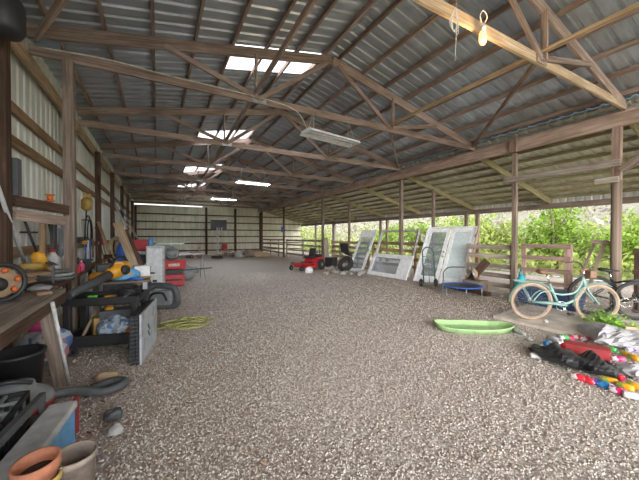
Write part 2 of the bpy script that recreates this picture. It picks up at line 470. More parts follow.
# --- trusses
ordn = ['nearest roof truss, crossing the top right corner and carrying the lit bulb',
        'big wooden roof truss above the nearest hanging light fixture, second from the front',
        'third roof truss from the front, just beyond the nearest skylight',
        'fourth roof truss from the front, in front of the second skylight',
        'fifth roof truss from the front, between the second and third skylights',
        'sixth roof truss from the front, by the third skylight',
        'third roof truss from the back wall of the barn', 'second roof truss from the back wall of the barn',
        'last roof truss, right before the back wall of the barn']
for i, y in enumerate(TY):
    t = thing('roof_truss', ordn[i], 'roof truss', (RX, y, 3.95))
    wd = .045
    for s in (-1, 1):
        L = RX - XL + .02 - (.05 if s > 0 else 0)
        zz = lambda q: (5.09 - sl(RX + s * .1) * q) - 3.95 + .095        # centre line of the top chord
        MB().bar((0, 0, zz(0)), (s * L, 0, zz(L)), wd, .18).build('top_chord', W_TRUSS, t)
        j = s * 1.58
        for (x0, z0, x1, z1, w) in ((j, .07, s * .12, zz(0) - .08, .09), (j + s * .06, .07, j + s * .06, zz(1.6) - .05, .085), (j, .08, s * 3.12, zz(3.12) - .05, .085)):
            MB().bar((x0, -.03, z0), (x1, -.03, z1), .035, w, (0, 1, 0) if abs(x0 - x1) < .01 else (0, 0, 1)).build('web', W_TRUSS if i != 1 else W_TRUSS, t)
        MB().box((j, -.03, .07), (.26, .012, .13)).build('gusset_plate', GALV if s < 0 else W_TRUSS, t)
    MB().bar((-RX + XL + .02, 0, .07), (XR - RX, 0, .07), wd - .008, .14).build('bottom_chord', W_PALE if i == 0 else W_TRUSS, t)
    if i == 1: MB().box((XL - RX + .22, -.04, .18), (.28, .012, .12)).build('gusset_plate', plain('blue_grey_plate', (.18, .22, .26), .5, metal=.3), t)
# runners lying on the bottom chords
single('ceiling_runner', MB().bar((1.42, -2.5, 4.14), (1.92, 20, 4.14), .035, .10), W_TRUSS, 'long board running lengthwise over the truss chords, left of the hanging lights', 'board')
single('ceiling_runner', MB().bar((4.82, -2.5, 4.13), (4.88, 22, 4.13), .07, .045), W_PALE, 'long thin lengthwise strip over the truss chords, right of the lit bulb', 'board')
# sway braces from the truss joints to the heels of the next truss
for i, lab in ((0, 'slanting brace board between the nearest truss and the right beam'), (1, 'slanting brace board between the second truss and the right beam')):
    single('sway_brace', MB().bar((4.85, TY[i] + .05, 4.05), (7.85, TY[i + 1] - .05, 4.06), .035, .09), W_TRUSS, lab, 'brace')
single('sway_brace', MB().bar((XL + .12, 5.3, 4.15), (-.5, 3.7, 4.38), .04, .12), W_TRUSS, 'short thick brace in the top left corner above the wall', 'brace')
# main beam, outer header, spacer board
single('long_beam', MB().bar((XR, YF, 3.81), (XR, YB - .1, 3.81), .09, .30), W_LBEAM, 'long reddish brown beam running along the right side under the trusses', 'beam', bevel=.006)
single('outer_header', MB().bar((XO, YF, 2.57), (XO, YB - .1, 2.57), .08, .19), W_POST, 'low outer header beam along the open right side of the lean-to', 'beam')
single('tie_board', MB().bar((XR - .13, 2.3, 2.94), (XR - .13, 4.5, 2.94), .04, .13), W_GREY, 'horizontal grey tie board between the two nearest right posts under the long beam', 'board')
single('knee_brace', MB().bar((XR - .1, 2.30, 2.78), (XR - .1, 1.1, 3.62), .04, .13), W_POST, 'diagonal knee brace rising from the rightmost post to the long beam', 'brace')
# posts on the beam line
lab = {2.38: 'thick wooden post at the right edge behind the black bicycles', 4.29: 'slim square post between the grey fence and the brown gate',
       8.31: 'tall brown post rising behind the sideways white door panel', 14.3: 'grey brown post rising behind the tire and the upright log',
       20.06: 'dark far post with a blue sign, right of the back wall', 25.7: 'farthest beam post beside the back wall'}
for y, l in lab.items():
    t = thing('wooden_post', l, 'post', (XR - .02, y, 0))
    w = .16 if y == 2.38 else .11
    m = {2.38: W_POST, 4.29: W_POST}.get(y, W_POST)
    if y == 2.38:
        MB().tube([(0, 0, -.05), (0, 0, 2.6)], .085, 12).build('pole', W_POST, t)
        MB().box((0, 0, 3.13), (.13, .13, 1.06)).build('upper_post', W_BEAM, t)
        MB().box((-.1, .12, 2.62), (.04, .36, .11)).build('block', W_GREY, t)
    elif y == 4.29:
        MB().box((0, 0, 1.8), (.09, .1, 3.6)).build('pole', m, t)
        MB().box((-.09, 0, 3.8), (.05, .16, .34)).build('block', W_BEAM, t)
    else: MB().box((0, 0, 1.8), (w, w, 3.6)).build('pole', W_DARK if y > 19 else m, t)
    if y == 20.06: MB().box((-.1, 0, 2.0), (.03, .38, .4)).build('blue_sign', BLUE, t); 
# posts under the lean-to rafters
for y, l in ((8.24, 'thin brown post just left of the tall white double door'), (14.14, 'thin post under the lean-to rafter, right of the upright log')):
    single('wooden_post', MB().box((9.62, y, 1.68), (.1, .1, 3.38)), W_POST, l, 'post')
# outer posts
for y, l in ((8.6, 'outer grey post of the pair standing behind the right edge of the double door'), (8.08, 'right outer post of the pair behind the double door edge'),
             (14.45, 'left outer post of the pair seen above the leaning glass door'), (13.85, 'right outer post of the pair seen above the leaning glass door'),
             (20.0, 'pale outer post far off, left of the upright log'), (23.1, 'slim outer post farthest along the open side')):
    single('outer_post', MB().tube([(XO - .02, y, -.3), (XO - .02, y, 2.53)], .09 if y != 20.0 else .16, 10), W_GREY if y == 20.0 else W_POST, l, 'post')
# lean-to rafters
rl = ['nearest lean-to rafter at the top right corner', 'greenish lean-to rafter above the brown gate', 'greenish lean-to rafter above the white double door',
      'lean-to rafter above the sideways white door', 'lean-to rafter above the pair of outer posts and the glass door', 'lean-to rafter above the upright log and tire',
      'lean-to rafter above the red mower', 'lean-to rafter next to the last', 'last lean-to rafter beside the back wall']
for y, l in zip(TY, rl):
    single('lean_to_rafter', MB().bar((8.06, y, roofl(8.06) - .18), (XO + .1, y, roofl(XO + .1) - .18), .045, .18), W_GREEN, l, 'rafter')
# left wall posts
lp = {4.3: 'near dark wooden wall post at the left edge of the picture', 7.15: 'wall post mostly hidden behind the tall post that rises from the dark table',
      10.05: 'dark wall post right of the yellow string trimmer', 13.0: 'left wall post second beyond the yellow string trimmer', 16.3: 'left wall post beside the leaning galvanised channels', 19.3: 'left wall post beyond the leaning galvanised channels', 22.6: 'left wall post just before the back corner', 26.1: 'dark corner post where left and back walls meet'}
for y, l in lp.items():
    w = .15
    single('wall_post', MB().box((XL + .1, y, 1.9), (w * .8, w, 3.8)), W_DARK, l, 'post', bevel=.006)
for x, l in ((3.55, 'dark post on the back wall left of the basketball hoop'), (5.92, 'dark post on the back wall right of the basketball hoop'), (8.26, 'dark post where the back wall passes under the long beam')):
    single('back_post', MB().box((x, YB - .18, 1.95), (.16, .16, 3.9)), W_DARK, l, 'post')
# shelf board on the left wall, studs
single('wall_rail', MB().bar((-1.37, 4.45, 1.89), (-1.07, 5.2, 1.86), .04, .12), W_DARK, 'dark red horizontal rail from the near dark post to the tall grey brown post', 'rail')
single('wall_rail', MB().bar((-1.39, 4.5, 1.74), (-1.11, 5.2, 1.71), .04, .12), W_TRUSS, 'lighter worn rail right under the dark rail on the left wall', 'rail')
single('wall_stud', MB().box((-1.26, 4.93, 1.32), (.05, .07, .69)), W_GIRT, 'short upright stud under the left wall rails', 'stud')
# black round thing at the top left corner
single('hanging_canister', MB().lathe([(0, 0), (.12, .01), (.15, .06), (.15, .3), (.1, .40), (.02, .41), (.02, .62)], (-1.27, 3.95, 3.42), 18), BLACK, 'black rounded canister hanging at the top left corner of the picture', 'canister')

t = thing('wall_post', 'tall grey brown post rising from the dark table up to the second roof truss', 'post', (-1.07, 5.32, 0))
MB().box((0, 0, 1.97), (.12, .14, 3.94)).build('pole', W_POST, t, bevel=.006)
# ================================================================ OUTDOORS
M_GRASS, nt, b = newmat('outdoor_grass'); tc = nt.nodes.new('ShaderNodeTexCoord')
n1 = noise(nt, tc.outputs['Object'], 1.2, 6, .7)
nt.links.new(ramp(nt, n1, [(.3, (.10, .13, .04)), (.5, (.20, .24, .08)), (.7, (.30, .27, .16))]), b.inputs['Base Color']); b.inputs['Roughness'].default_value = 1
M_HILL, nt, b = newmat('brushy_hill'); tc = nt.nodes.new('ShaderNodeTexCoord')
n1 = noise(nt, tc.outputs['Object'], .22, 8, .7); n2 = noise(nt, tc.outputs['Object'], 3.0, 6, .75)
ca = ramp(nt, n1, [(.35, (.15, .17, .07)), (.5, (.24, .22, .15)), (.65, (.26, .22, .20))])
nt.links.new(mixc(nt, .6, ca, ramp(nt, n2, [(.3, (.08, .08, .05)), (.7, (.34, .32, .26))])), b.inputs['Base Color']); b.inputs['Roughness'].default_value = 1
mb = MB()
def hillz(x, y):
    r = x - 13
    return -.12 if r < 0 else -.12 - .5 * min(1, r / 6) + 9.5 / (1 + math.exp(-(r - 26 - 3 * math.sin(y * .06)) / 6.5)) + .35 * math.sin(x * .5) * math.sin(y * .37) * min(1, r / 8)
xs = [13.0 + i * 1.4 for i in range(46)]; ys = [-45 + j * 2.5 for j in range(62)]
mb.add([(x, y, hillz(x, y)) for y in ys for x in xs], [(j * 46 + i, j * 46 + i + 1, (j + 1) * 46 + i + 1, (j + 1) * 46 + i) for j in range(61) for i in range(45)], None, True)
struct('hillside', mb, M_HILL)
mb = MB(); mb.add([(-70, -60, -.13), (13.1, -60, -.13), (13.1, 107, -.13), (-70, 107, -.13)], [(0, 1, 2, 3)]); struct('outdoor_ground', mb, M_GRASS)
# leaves
def leafmat(name, c, tr_):
    m, nt, b = newmat(name); g = nt.nodes.new('ShaderNodeNewGeometry')
    lo = tuple(x * .45 for x in c); hi = tuple(min(1, x * 1.35) for x in c)
    cc = ramp(nt, g.outputs['Random Per Island'], [(0, lo), (.5, c), (1, hi)])
    nt.links.new(cc, b.inputs['Base Color']); b.inputs['Roughness'].default_value = .6
    t = nt.nodes.new('ShaderNodeBsdfTranslucent'); nt.links.new(cc, t.inputs[0]); x = nt.nodes.new('ShaderNodeMixShader'); x.inputs[0].default_value = tr_
    nt.links.new(b.outputs[0], x.inputs[1]); nt.links.new(t.outputs[0], x.inputs[2]); nt.links.new(x.outputs[0], nt.nodes['Material Output'].inputs[0]); return m
LEAF = leafmat('spring_leaf', (.25, .37, .05), .5); LEAF2 = leafmat('yellow_spring_leaf', (.36, .42, .11), .5)
LEAFD = leafmat('mid_leaf', (.18, .32, .05), .4); TWIG = leafmat('dry_brush', (.25, .23, .14), .15); TWIGP = leafmat('pale_violet_brush', (.34, .31, .30), .15)
def leafmesh(name, pts, size, mat, parent=None, asp=.6):
    n = len(pts); a = rng.uniform(0, 2 * PI, n); tl = rng.uniform(-1.1, 1.1, n); s = rng.uniform(.6, 1.3, n) * size
    d = np.stack([np.cos(a) * np.cos(tl), np.sin(a) * np.cos(tl), np.sin(tl)], 1)
    e = np.cross(d, rng.normal(size=(n, 3))); e /= np.linalg.norm(e, axis=1)[:, None] + 1e-9
    P_ = np.array(pts); d = d * s[:, None]; e = e * s[:, None] * asp * .5
    vv = np.stack([P_, P_ + d * .45 + e, P_ + d, P_ + d * .45 - e], 1).reshape(-1, 3)
    ff = (np.arange(n)[:, None] * 4 + np.arange(4)[None])
    me = bpy.data.meshes.new(name); me.from_pydata(vv.tolist(), [], ff.tolist()); me.materials.append(mat); me.update()
    o = bpy.data.objects.new(name, me); COL.objects.link(o)
    if parent is not None: o.parent = parent
    return o
def tree(name, label, cat, x, y, h, r, nl, mat, z0=-.15, size=.11, seed=1, low=.12, group=None, trunk=W_POST):
    rd = random.Random(seed); t = thing(name, label, cat, (x, y, z0), group=group)
    mb = MB(); tips = []
    for k in range(9):
        a = k * 2.4 + rd.uniform(-.4, .4); zb = h * rd.uniform(low, .5); q = rd.uniform(.6, 1.0)
        top = V((math.cos(a) * r * q, math.sin(a) * r * q, min(h, zb + h * rd.uniform(.15, .5))))
        pts = catmull([(0, 0, 0 if k == 0 else zb * .5), (0.02 * k, .02, zb), top * .55 + V((0, 0, zb * .4)), top], 4)
        mb.tube(pts, [.035 * (h / 3) * (1 - .8 * i / len(pts)) + .006 for i in range(len(pts))], 6); tips += pts[4:]
    mb.tube([(0, 0, -.2), (.03, 0, h * .5), (0, .05, h * .93)], [.05 * h / 3, .03 * h / 3, .008], 7); tips += [V((0, 0, h * q)) for q in (.5, .65, .8, .95)]
    mb.build('trunk', trunk, t)
    cl = [tips[rd.randrange(len(tips))] + V((rd.gauss(0, r * .22), rd.gauss(0, r * .22), rd.gauss(0, h * .09))) for _ in range(max(12, nl // 26))]
    P_ = []
    for i in range(nl):
        c = cl[i % len(cl)]; P_.append((c.x + rd.gauss(0, r * .13), c.y + rd.gauss(0, r * .13), max(.05, c.z + rd.gauss(0, r * .10))))
    leafmesh('foliage', P_, size, mat, t); return t
def at(px, d, z=0):
    u = (px - 319.5) / F; return d * (SN + u * CS), d * (CS - u * SN)
TR = [  # px, depth, height, radius, leaves, material, label
 (553, 14.8, 3.9, 1.4, 3600, LEAF, 'bright green leafy sapling reaching up to the header right of the slim square post'),
 (540, 15.6, 2.5, 1.2, 2200, LEAF, 'lower bright green bush seen through the brown gate'),
 (583, 15.4, 2.3, 1.1, 1900, LEAF, 'bright green bush behind the mint bicycle handlebar'),
 (497, 18.5, 3.2, 1.5, 2400, LEAF2, 'yellow green bush behind the grey plank fence'),
 (450, 21, 3.4, 1.7, 2200, LEAF2, 'yellow green bush above the white double door'),
 (418, 24, 3.8, 1.7, 2200, LEAF, 'bright green tree above the gap between the white doors'),
 (386, 27, 3.4, 1.6, 1700, LEAF, 'bright green bush above the sideways white door'),
 (632, 11.7, 2.6, 1.0, 1800, LEAF, 'green bush at the right edge behind the thick post'),
 (600, 17.5, 1.9, 1.4, 1800, LEAFD, 'low green bush behind the black bicycles'),
 (318, 38, 3.2, 2.0, 1500, LEAF2, 'yellow green bush far off left of the upright log'),
 (302, 44, 4.2, 2.4, 1500, LEAF2, 'farthest yellow green bush beside the back wall'),
 (470, 24, 4.0, 1.8, 1800, LEAF, 'bright green tree behind the pair of outer posts')]
for i, (px, d, h, r, nl, m, l) in enumerate(TR):
    x, y = at(px, d)
    tree('leafy_bush', l, 'bush', x, y, h, r, nl, m, hillz(x, y) - .05, size=.17 if d < 17 else .22, seed=i + 3)
LITTER = leafmat('dry_leaf', (.26, .16, .08), .1)
o = leafmesh('dry_leaves', [(rng.uniform(-.75, .2) + max(0, rng.normal() * .7), rng.uniform(1.6, 6.8), .012) for _ in range(520)] + [(rng.uniform(4.2, 7.3), rng.uniform(1.4, 5.2), .012) for _ in range(260)], .045, LITTER, None, .5); tag(o, 'dry brown leaf litter scattered over the gravel', 'leaf litter', kind='stuff')
# brush over the hillside
P_ = []
for k in range(1500):
    x = 17 + 50 * rng.random() ** .8; y = -40 + 145 * rng.random(); hgt = rng.uniform(.8, 3.2); q = rng.uniform(.5, 1.4)
    for j in range(26):
        a, b2, c = rng.normal(size=3) * .4; P_.append((x + a * q * 1.4, y + b2 * q * 1.4, hillz(x, y) + hgt * (.5 + c * .6)))
P_ = np.array(P_); sel = rng.random(len(P_)) < .5
o = leafmesh('hillside_brush', P_[sel], .55, TWIG, None, .35); tag(o, 'dry beige and brown brush covering the hillside beyond the barn', 'brush', kind='stuff')
o = leafmesh('hillside_brush', P_[~sel], .6, TWIGP, None, .3); tag(o, 'pale violet grey bare twigs all over the far hillside', 'brush', kind='stuff')
P_ = []
for k in range(1300):
    x = 13.2 + 24 * rng.random() ** 1.3; y = -8 + 60 * rng.random(); q = rng.uniform(.4, 1.0)
    for j in range(26):
        a, b2, c = rng.normal(size=3) * .4; P_.append((x + a * q * 1.3, y + b2 * q * 1.3, hillz(x, y) + q * (.5 + c * .7)))
o = leafmesh('undergrowth', P_, .3, LEAF2, None, .5); tag(o, 'yellow green undergrowth at the foot of the hillside', 'undergrowth', kind='stuff')

# ================================================================ FENCES
def fence(name, label, x, y0, y1, rails, mat, h0=.05, ht=1.3, wd=.12, posts=(0, 1), lean=0):
    t = thing(name, label, 'fence', (x, y0, 0)); L = y1 - y0
    for p in posts: MB().box((.05, L * p, ht / 2), (.08, .1, ht)).build('fence_post', mat, t)
    for k, z in enumerate(rails):
        MB().bar((-.01, 0, z), (-.01 + lean, L, z + (.015 if k % 2 else -.012)), .03, wd).build('rail', mat, t)
    return t
fence('plank_fence', 'weathered grey plank fence left of the brown gate', 8.06, 4.40, 5.65, (1.22, .96, .70, .45, .2), W_GREY)
fence('plank_fence', 'brown plank fence seen through the sideways white door frame', 8.64, 5.75, 10.8, (1.22, .92, .62, .32), W_GIRT, posts=(0, .5, 1))
fence('plank_fence', 'light plank fence behind the tire and the grey log', 8.5, 11.0, 14.2, (1.2, .95, .70, .45, .2), W_PALE, posts=(0, .25, .5, .75, 1))
fence('plank_fence', 'brown plank fence behind the red mower', 8.1, 14.5, 19.9, (1.25, .92, .6, .3), W_GREY, posts=(0, .5, 1))
fence('plank_fence', 'farthest plank fence running to the back wall', 8.1, 20.25, 25.5, (1.25, .92, .6, .3), W_TRUSS, posts=(.25, .6, 1))
# cattle gate panel
t = thing('wooden_gate', 'dark brown wooden gate panel beside the slim square post', 'gate', (8.14, 4.19, .28), math.radians(-86))
MB().box((.04, 0, .5), (.10, .045, 1.08)).build('stile', W_BEAM, t); MB().box((.95, 0, .5), (.15, .045, 1.08)).build('stile', W_BEAM, t)
for z in (.98, .70, .40, .10): MB().bar((0, -.04, z), (1.0, -.04, z + .01), .025, .10).build('rail', W_BEAM, t)
# dark gate frame at the right edge
t = thing('wooden_gate', 'dark gate frame at the right edge behind the black bicycles', 'gate', (8.3, 2.22, 0), math.radians(-88))
for x in (.05, .45, .95): MB().box((x, 0, .62), (.07, .045, 1.28)).build('stile', W_DARK, t)
for z in (1.2, .8, .35): MB().bar((0, -.04, z), (1.0, -.04, z), .025, .08).build('rail', W_DARK, t)
t = thing('leaning_boards', 'two thin old boards leaning crosswise left of the thick post', 'boards', (8.02, 2.86, 0))
MB().bar((-.05, .05, 0), (.1, -.28, 1.42), .03, .07).build('board', W_POST, t); MB().bar((-.02, .3, 0), (.1, -.1, 1.35), .03, .05).build('board', W_POST, t)
MB().bar((.05, -.42, 1.36), (.05, -.05, 1.40), .03, .08).build('board', W_TRUSS, t)

BEFORE = set(bpy.data.objects)
# ================================================================ SLAB and lumber
mb = MB(); c = [(5.5, 1.0), (5.52, 3.22), (7.85, 3.5), (7.9, 1.0)]
mb.add([(x, y, -.02) for x, y in c] + [(x, y, .035) for x, y in c], [(3, 2, 1, 0), (4, 5, 6, 7), (0, 1, 5, 4), (1, 2, 6, 5), (2, 3, 7, 6), (3, 0, 4, 7)])
SL = mb; 
# orientation fix: let blender recalc
o = single('concrete_slab', SL, CONC, 'flat pale concrete slab under the mint bicycle', 'slab')
o['kind'] = 'structure'; del o['label']; del o['category']; o.name = 'floor_slab'
def bars(name, label, cat, a, b_, w, h, mat): return single(name, MB().bar(a, b_, w, h), mat, label, cat)
bars('timber', 'long pale board lying on the slab in front of the bicycles at the right', 'board', (6.55, 1.75, .06), (7.3, .9, .06), .12, .04, W_PALE)
bars('timber', 'dark timber lying on the ground before the grey plank fence', 'board', (7.6, 5.9, .05), (7.35, 4.4, .05), .14, .1, W_DARK)

# ================================================================ LEANING DOORS
def panel_frame(w, h, th, bw): pass
def leaning(name, label, p0, p1, tilt, cat):
    """Empty whose x runs along the bottom edge p0->p1, z up the door, tilted back"""
    a = V(p0); d = V(p1) - a; L = d.length; ang = math.atan2(d.y, d.x)
    t = thing(name, label, cat, a); t.rotation_mode = 'XYZ'
    t.rotation_euler = (Matrix.Rotation(ang, 3, 'Z') @ Matrix.Rotation(tilt, 3, 'X')).to_euler(); return t, L
def frame(mb, x0, x1, z0, z1, b, y0, y1, bt=None, bb=None):
    bt = bt or b; bb = bb or b; yc = (y0 + y1) / 2; w = abs(y1 - y0)
    mb.box(((x0 + b / 2), yc, (z0 + z1) / 2), (b, w, z1 - z0)); mb.box((x1 - b / 2, yc, (z0 + z1) / 2), (b, w, z1 - z0))
    mb.box(((x0 + x1) / 2, yc, z1 - bt / 2), (x1 - x0 - 2 * b, w, bt)); mb.box(((x0 + x1) / 2, yc, z0 + bb / 2), (x1 - x0 - 2 * b, w, bb))
# glass door A ; p0 near-left in image is far
t, L = leaning('glass_door', 'narrow white door with a tall glass pane, leftmost of the leaning doors', (7.55, 10.85, 0), (7.75, 9.85, 0), -.50, 'door')
mb = MB(); frame(mb, 0, .86, 0, 2.02, .12, -.02, .02, .36, .14); mb.build('door_panel', WHITE, t, bevel=.004)
MB().box((.43, 0, .9), (.62, .006, 1.5)).build('glass_pane', GLASS, t)
MB().box((.80, -.04, 1.0), (.03, .06, .12)).build('handle', STEEL, t)
# door B lying on its side
t, L = leaning('sideways_door', 'white door with a window lying on its long side on the gravel', (7.52, 9.45, 0), (7.56, 7.32, 0), -.43, 'door')
mb = MB(); frame(mb, 0, 2.05, 0, .9, .14, -.025, .02, .15, .15); mb.box((1.72, 0, .45), (.42, .044, .62)); mb.build('door_panel', WHITE, t, bevel=.004)
MB().box((.85, 0, .45), (1.4, .006, .64)).build('glass_pane', GLASS, t)
t, L = leaning('door_frame', 'empty grey door frame standing behind the sideways white door', (8.24, 10.1, 0), (8.26, 7.98, 0), -.34, 'frame')
mb = MB(); frame(mb, 0, 2.12, 0, 1.86, .07, -.05, .05, .05, .05); mb.build('jamb', WHITED, t)
MB().box((2.1, 0, .93), (.03, .13, 1.86)).build('edge_strip', W_POST, t)
# double door
t, L = leaning('double_door', 'big white double door with one glass and one solid leaf leaning against the fence', (7.66, 7.15, 0), (7.98, 5.62, 0), -.50, 'door')
mb = MB(); frame(mb, 0, 1.68, 0, 2.05, .05, -.06, .05, .05, .04); mb.build('jamb', WHITE, t)
lf = MB(); frame(lf, .06, .82, .04, 2.0, .12, -.02, .02, .13, .2); d1 = lf.build('door_leaf', WHITE, t, bevel=.003); tag(d1, 'white leaf with a glass pane')
MB().box((.44, 0, 1.04), (.52, .006, 1.65)).build('glass_pane', GLASS, d1)
mb2 = MB(); frame(mb2, .86, 1.62, .04, 2.0, .12, -.02, .02, .13, .2); d2 = mb2.build('door_leaf', WHITE, t, bevel=.003)
MB().box((1.24, .004, 1.04), (.52, .012, 1.65)).build('inner_panel', plain('pale_blue_white', (.62, .70, .72), .5, dirt=.1), d2)
for z in (.95, 1.12): MB().lathe([(0, 0), (.03, .005), (.03, .02), (.012, .03), (.025, .05), (.02, .07), (0, .075)], (.79, -.02, z), 12, rotm(PI / 2)).build('door_knob', STEEL, d1)
for z in (.3, 1.0, 1.7): MB().box((1.665, -.065, z), (.03, .012, .1)).build('hinge', STEEL, t)
t_edge = MB().box((1.695, 0, 1.02), (.025, .14, 2.05)).build('edge_strip', W_PALE, t)

# ================================================================ HAND TRUCK
t = thing('hand_truck', 'dark green two-wheeled hand truck standing in front of the double door', 'hand truck', (7.2, 6.1, 0), math.radians(-28), rot=(math.radians(-8), 0, math.radians(-28)))
M_HT = plain('dark_green_paint', (.02, .06, .05), .4)
loop = [(-.17, 0, .12), (-.17, 0, .9)] + [(-.17 * math.cos(a), 0, 1.0 + .19 * math.sin(a)) for a in [PI * i / 10 for i in range(11)]] + [(.17, 0, .9), (.17, 0, .12)]
MB().tube(loop, .019, 8).build('frame', M_HT, t)
for z in (.35, .62, .9): MB().bar((-.17, 0, z), (.17, 0, z), .02, .035).build('crossbar', M_HT, t)
MB().tube([(0, 0, .12), (0, 0, .9)], .01, 6).build('centre_bar', M_HT, t)
MB().box((0, -.1, .05), (.36, .22, .012)).build('toe_plate', M_HT, t)
MB().tube([(-.2, .07, .125), (.2, .07, .125)], .01, 6).build('axle', STEEL, t)
for s in (-1, 1):
    wq = MB().torus((s * .22, .07, .125), .09, .032, rotm(0, PI / 2), 20, 8).build('wheel', RUBBER, t)
    MB().lathe([(0, -.02), (.07, -.015), (.07, .015), (0, .02)], (s * .22, .07, .125), 14, rotm(0, PI / 2)).build('hub', STEEL, wq)

# ================================================================ TRAMPOLINE
t = thing('mini_trampoline', 'small round blue trampoline with a grey handle bar', 'trampoline', (7.05, 4.95, 0), math.radians(-29))
MB().torus((0, 0, .22), .47, .045, None, 40, 8, flat=.35).build('blue_pad', BLUE, t)
MB().lathe([(0, .205), (.43, .215), (.44, .22)], (0, 0, 0), 36).build('mat', BLACK, t)
for k in range(6):
    a = k * PI / 3 + .3; MB().tube([(.48 * math.cos(a), .48 * math.sin(a), 0), (.48 * math.cos(a), .48 * math.sin(a), .21)], .014, 7).build('leg', GALV, t)
MB().tube(catmull([(-.53, -.12, 0), (-.53, -.12, .45), (-.50, -.1, .60), (-.36, -.06, .70), (-.05, .0, .70)], 6) + [V((.1, .02, .70))], .018, 8).build('handle_bar', DGREY, t)
MB().tube([(.02, .0, .70), (.04, .3, .24)], .010, 6).build('stay', LGREY, t)

# ================================================================ GREEN SLED
t = thing('plastic_sled', 'long lime green plastic sled lying on the gravel', 'sled', (0, 0, 0))
a = gp(436, 329); b_ = gp(512, 331); c0 = (a + b_) / 2; d = (b_ - a); Ls = d.length; ang = math.atan2(d.y, d.x)
t.location = (c0.x, c0.y, .0); t.rotation_euler = (0, 0, ang)
def outline(sc, z, k=40):
    o = []
    for i in range(k):
        a = 2 * PI * i / k; x = math.cos(a); y = math.sin(a)
        x = math.copysign(abs(x) ** .55, x); y = math.copysign(abs(y) ** .6, y)
        w = .27 * (1 - .30 * max(0, x) ** 2)
        o.append((x * (Ls / 2 - .0) * (1 - (1 - sc) * .35), y * w * sc, z + .035 * max(0, x) ** 3 + .03 * max(0, -x) ** 4))
    return o
rings = [outline(.72, .012), outline(.86, .02), outline(.93, .07), outline(1.0, .082), outline(1.04, .078), outline(1.0, .066), outline(.90, .005), outline(.7, .0)]
vs = [p for r in rings for p in r]; k_ = 40; fs = [(i * k_ + j, i * k_ + (j + 1) % k_, (i + 1) * k_ + (j + 1) % k_, (i + 1) * k_ + j) for i in range(7) for j in range(k_)]
fs += [tuple(range(k_ - 1, -1, -1)), tuple(7 * k_ + j for j in range(k_))]
M_SLED = plain('lime_plastic', (.42, .66, .30), .35, dirt=.35, sc=4, coat=.2)
mb = MB(); mb.add(vs, fs, None, True); mb.build('hull', M_SLED, t)
MB().box((0, .0, .022), (Ls * .62, .04, .014)).build('floor_ridge', plain('lime_shade', (.30, .60, .28), .4), t)
mbs = MB(); mbs.tube(catmull([(Ls / 2 + .02, -.08, .07), (Ls / 2 + .1, -.05, .02), (Ls / 2 + .12, .05, .015), (Ls / 2 + .02, .08, .07)], 5), .006, 5); mbs.build('pull_cord', WIRE, t)
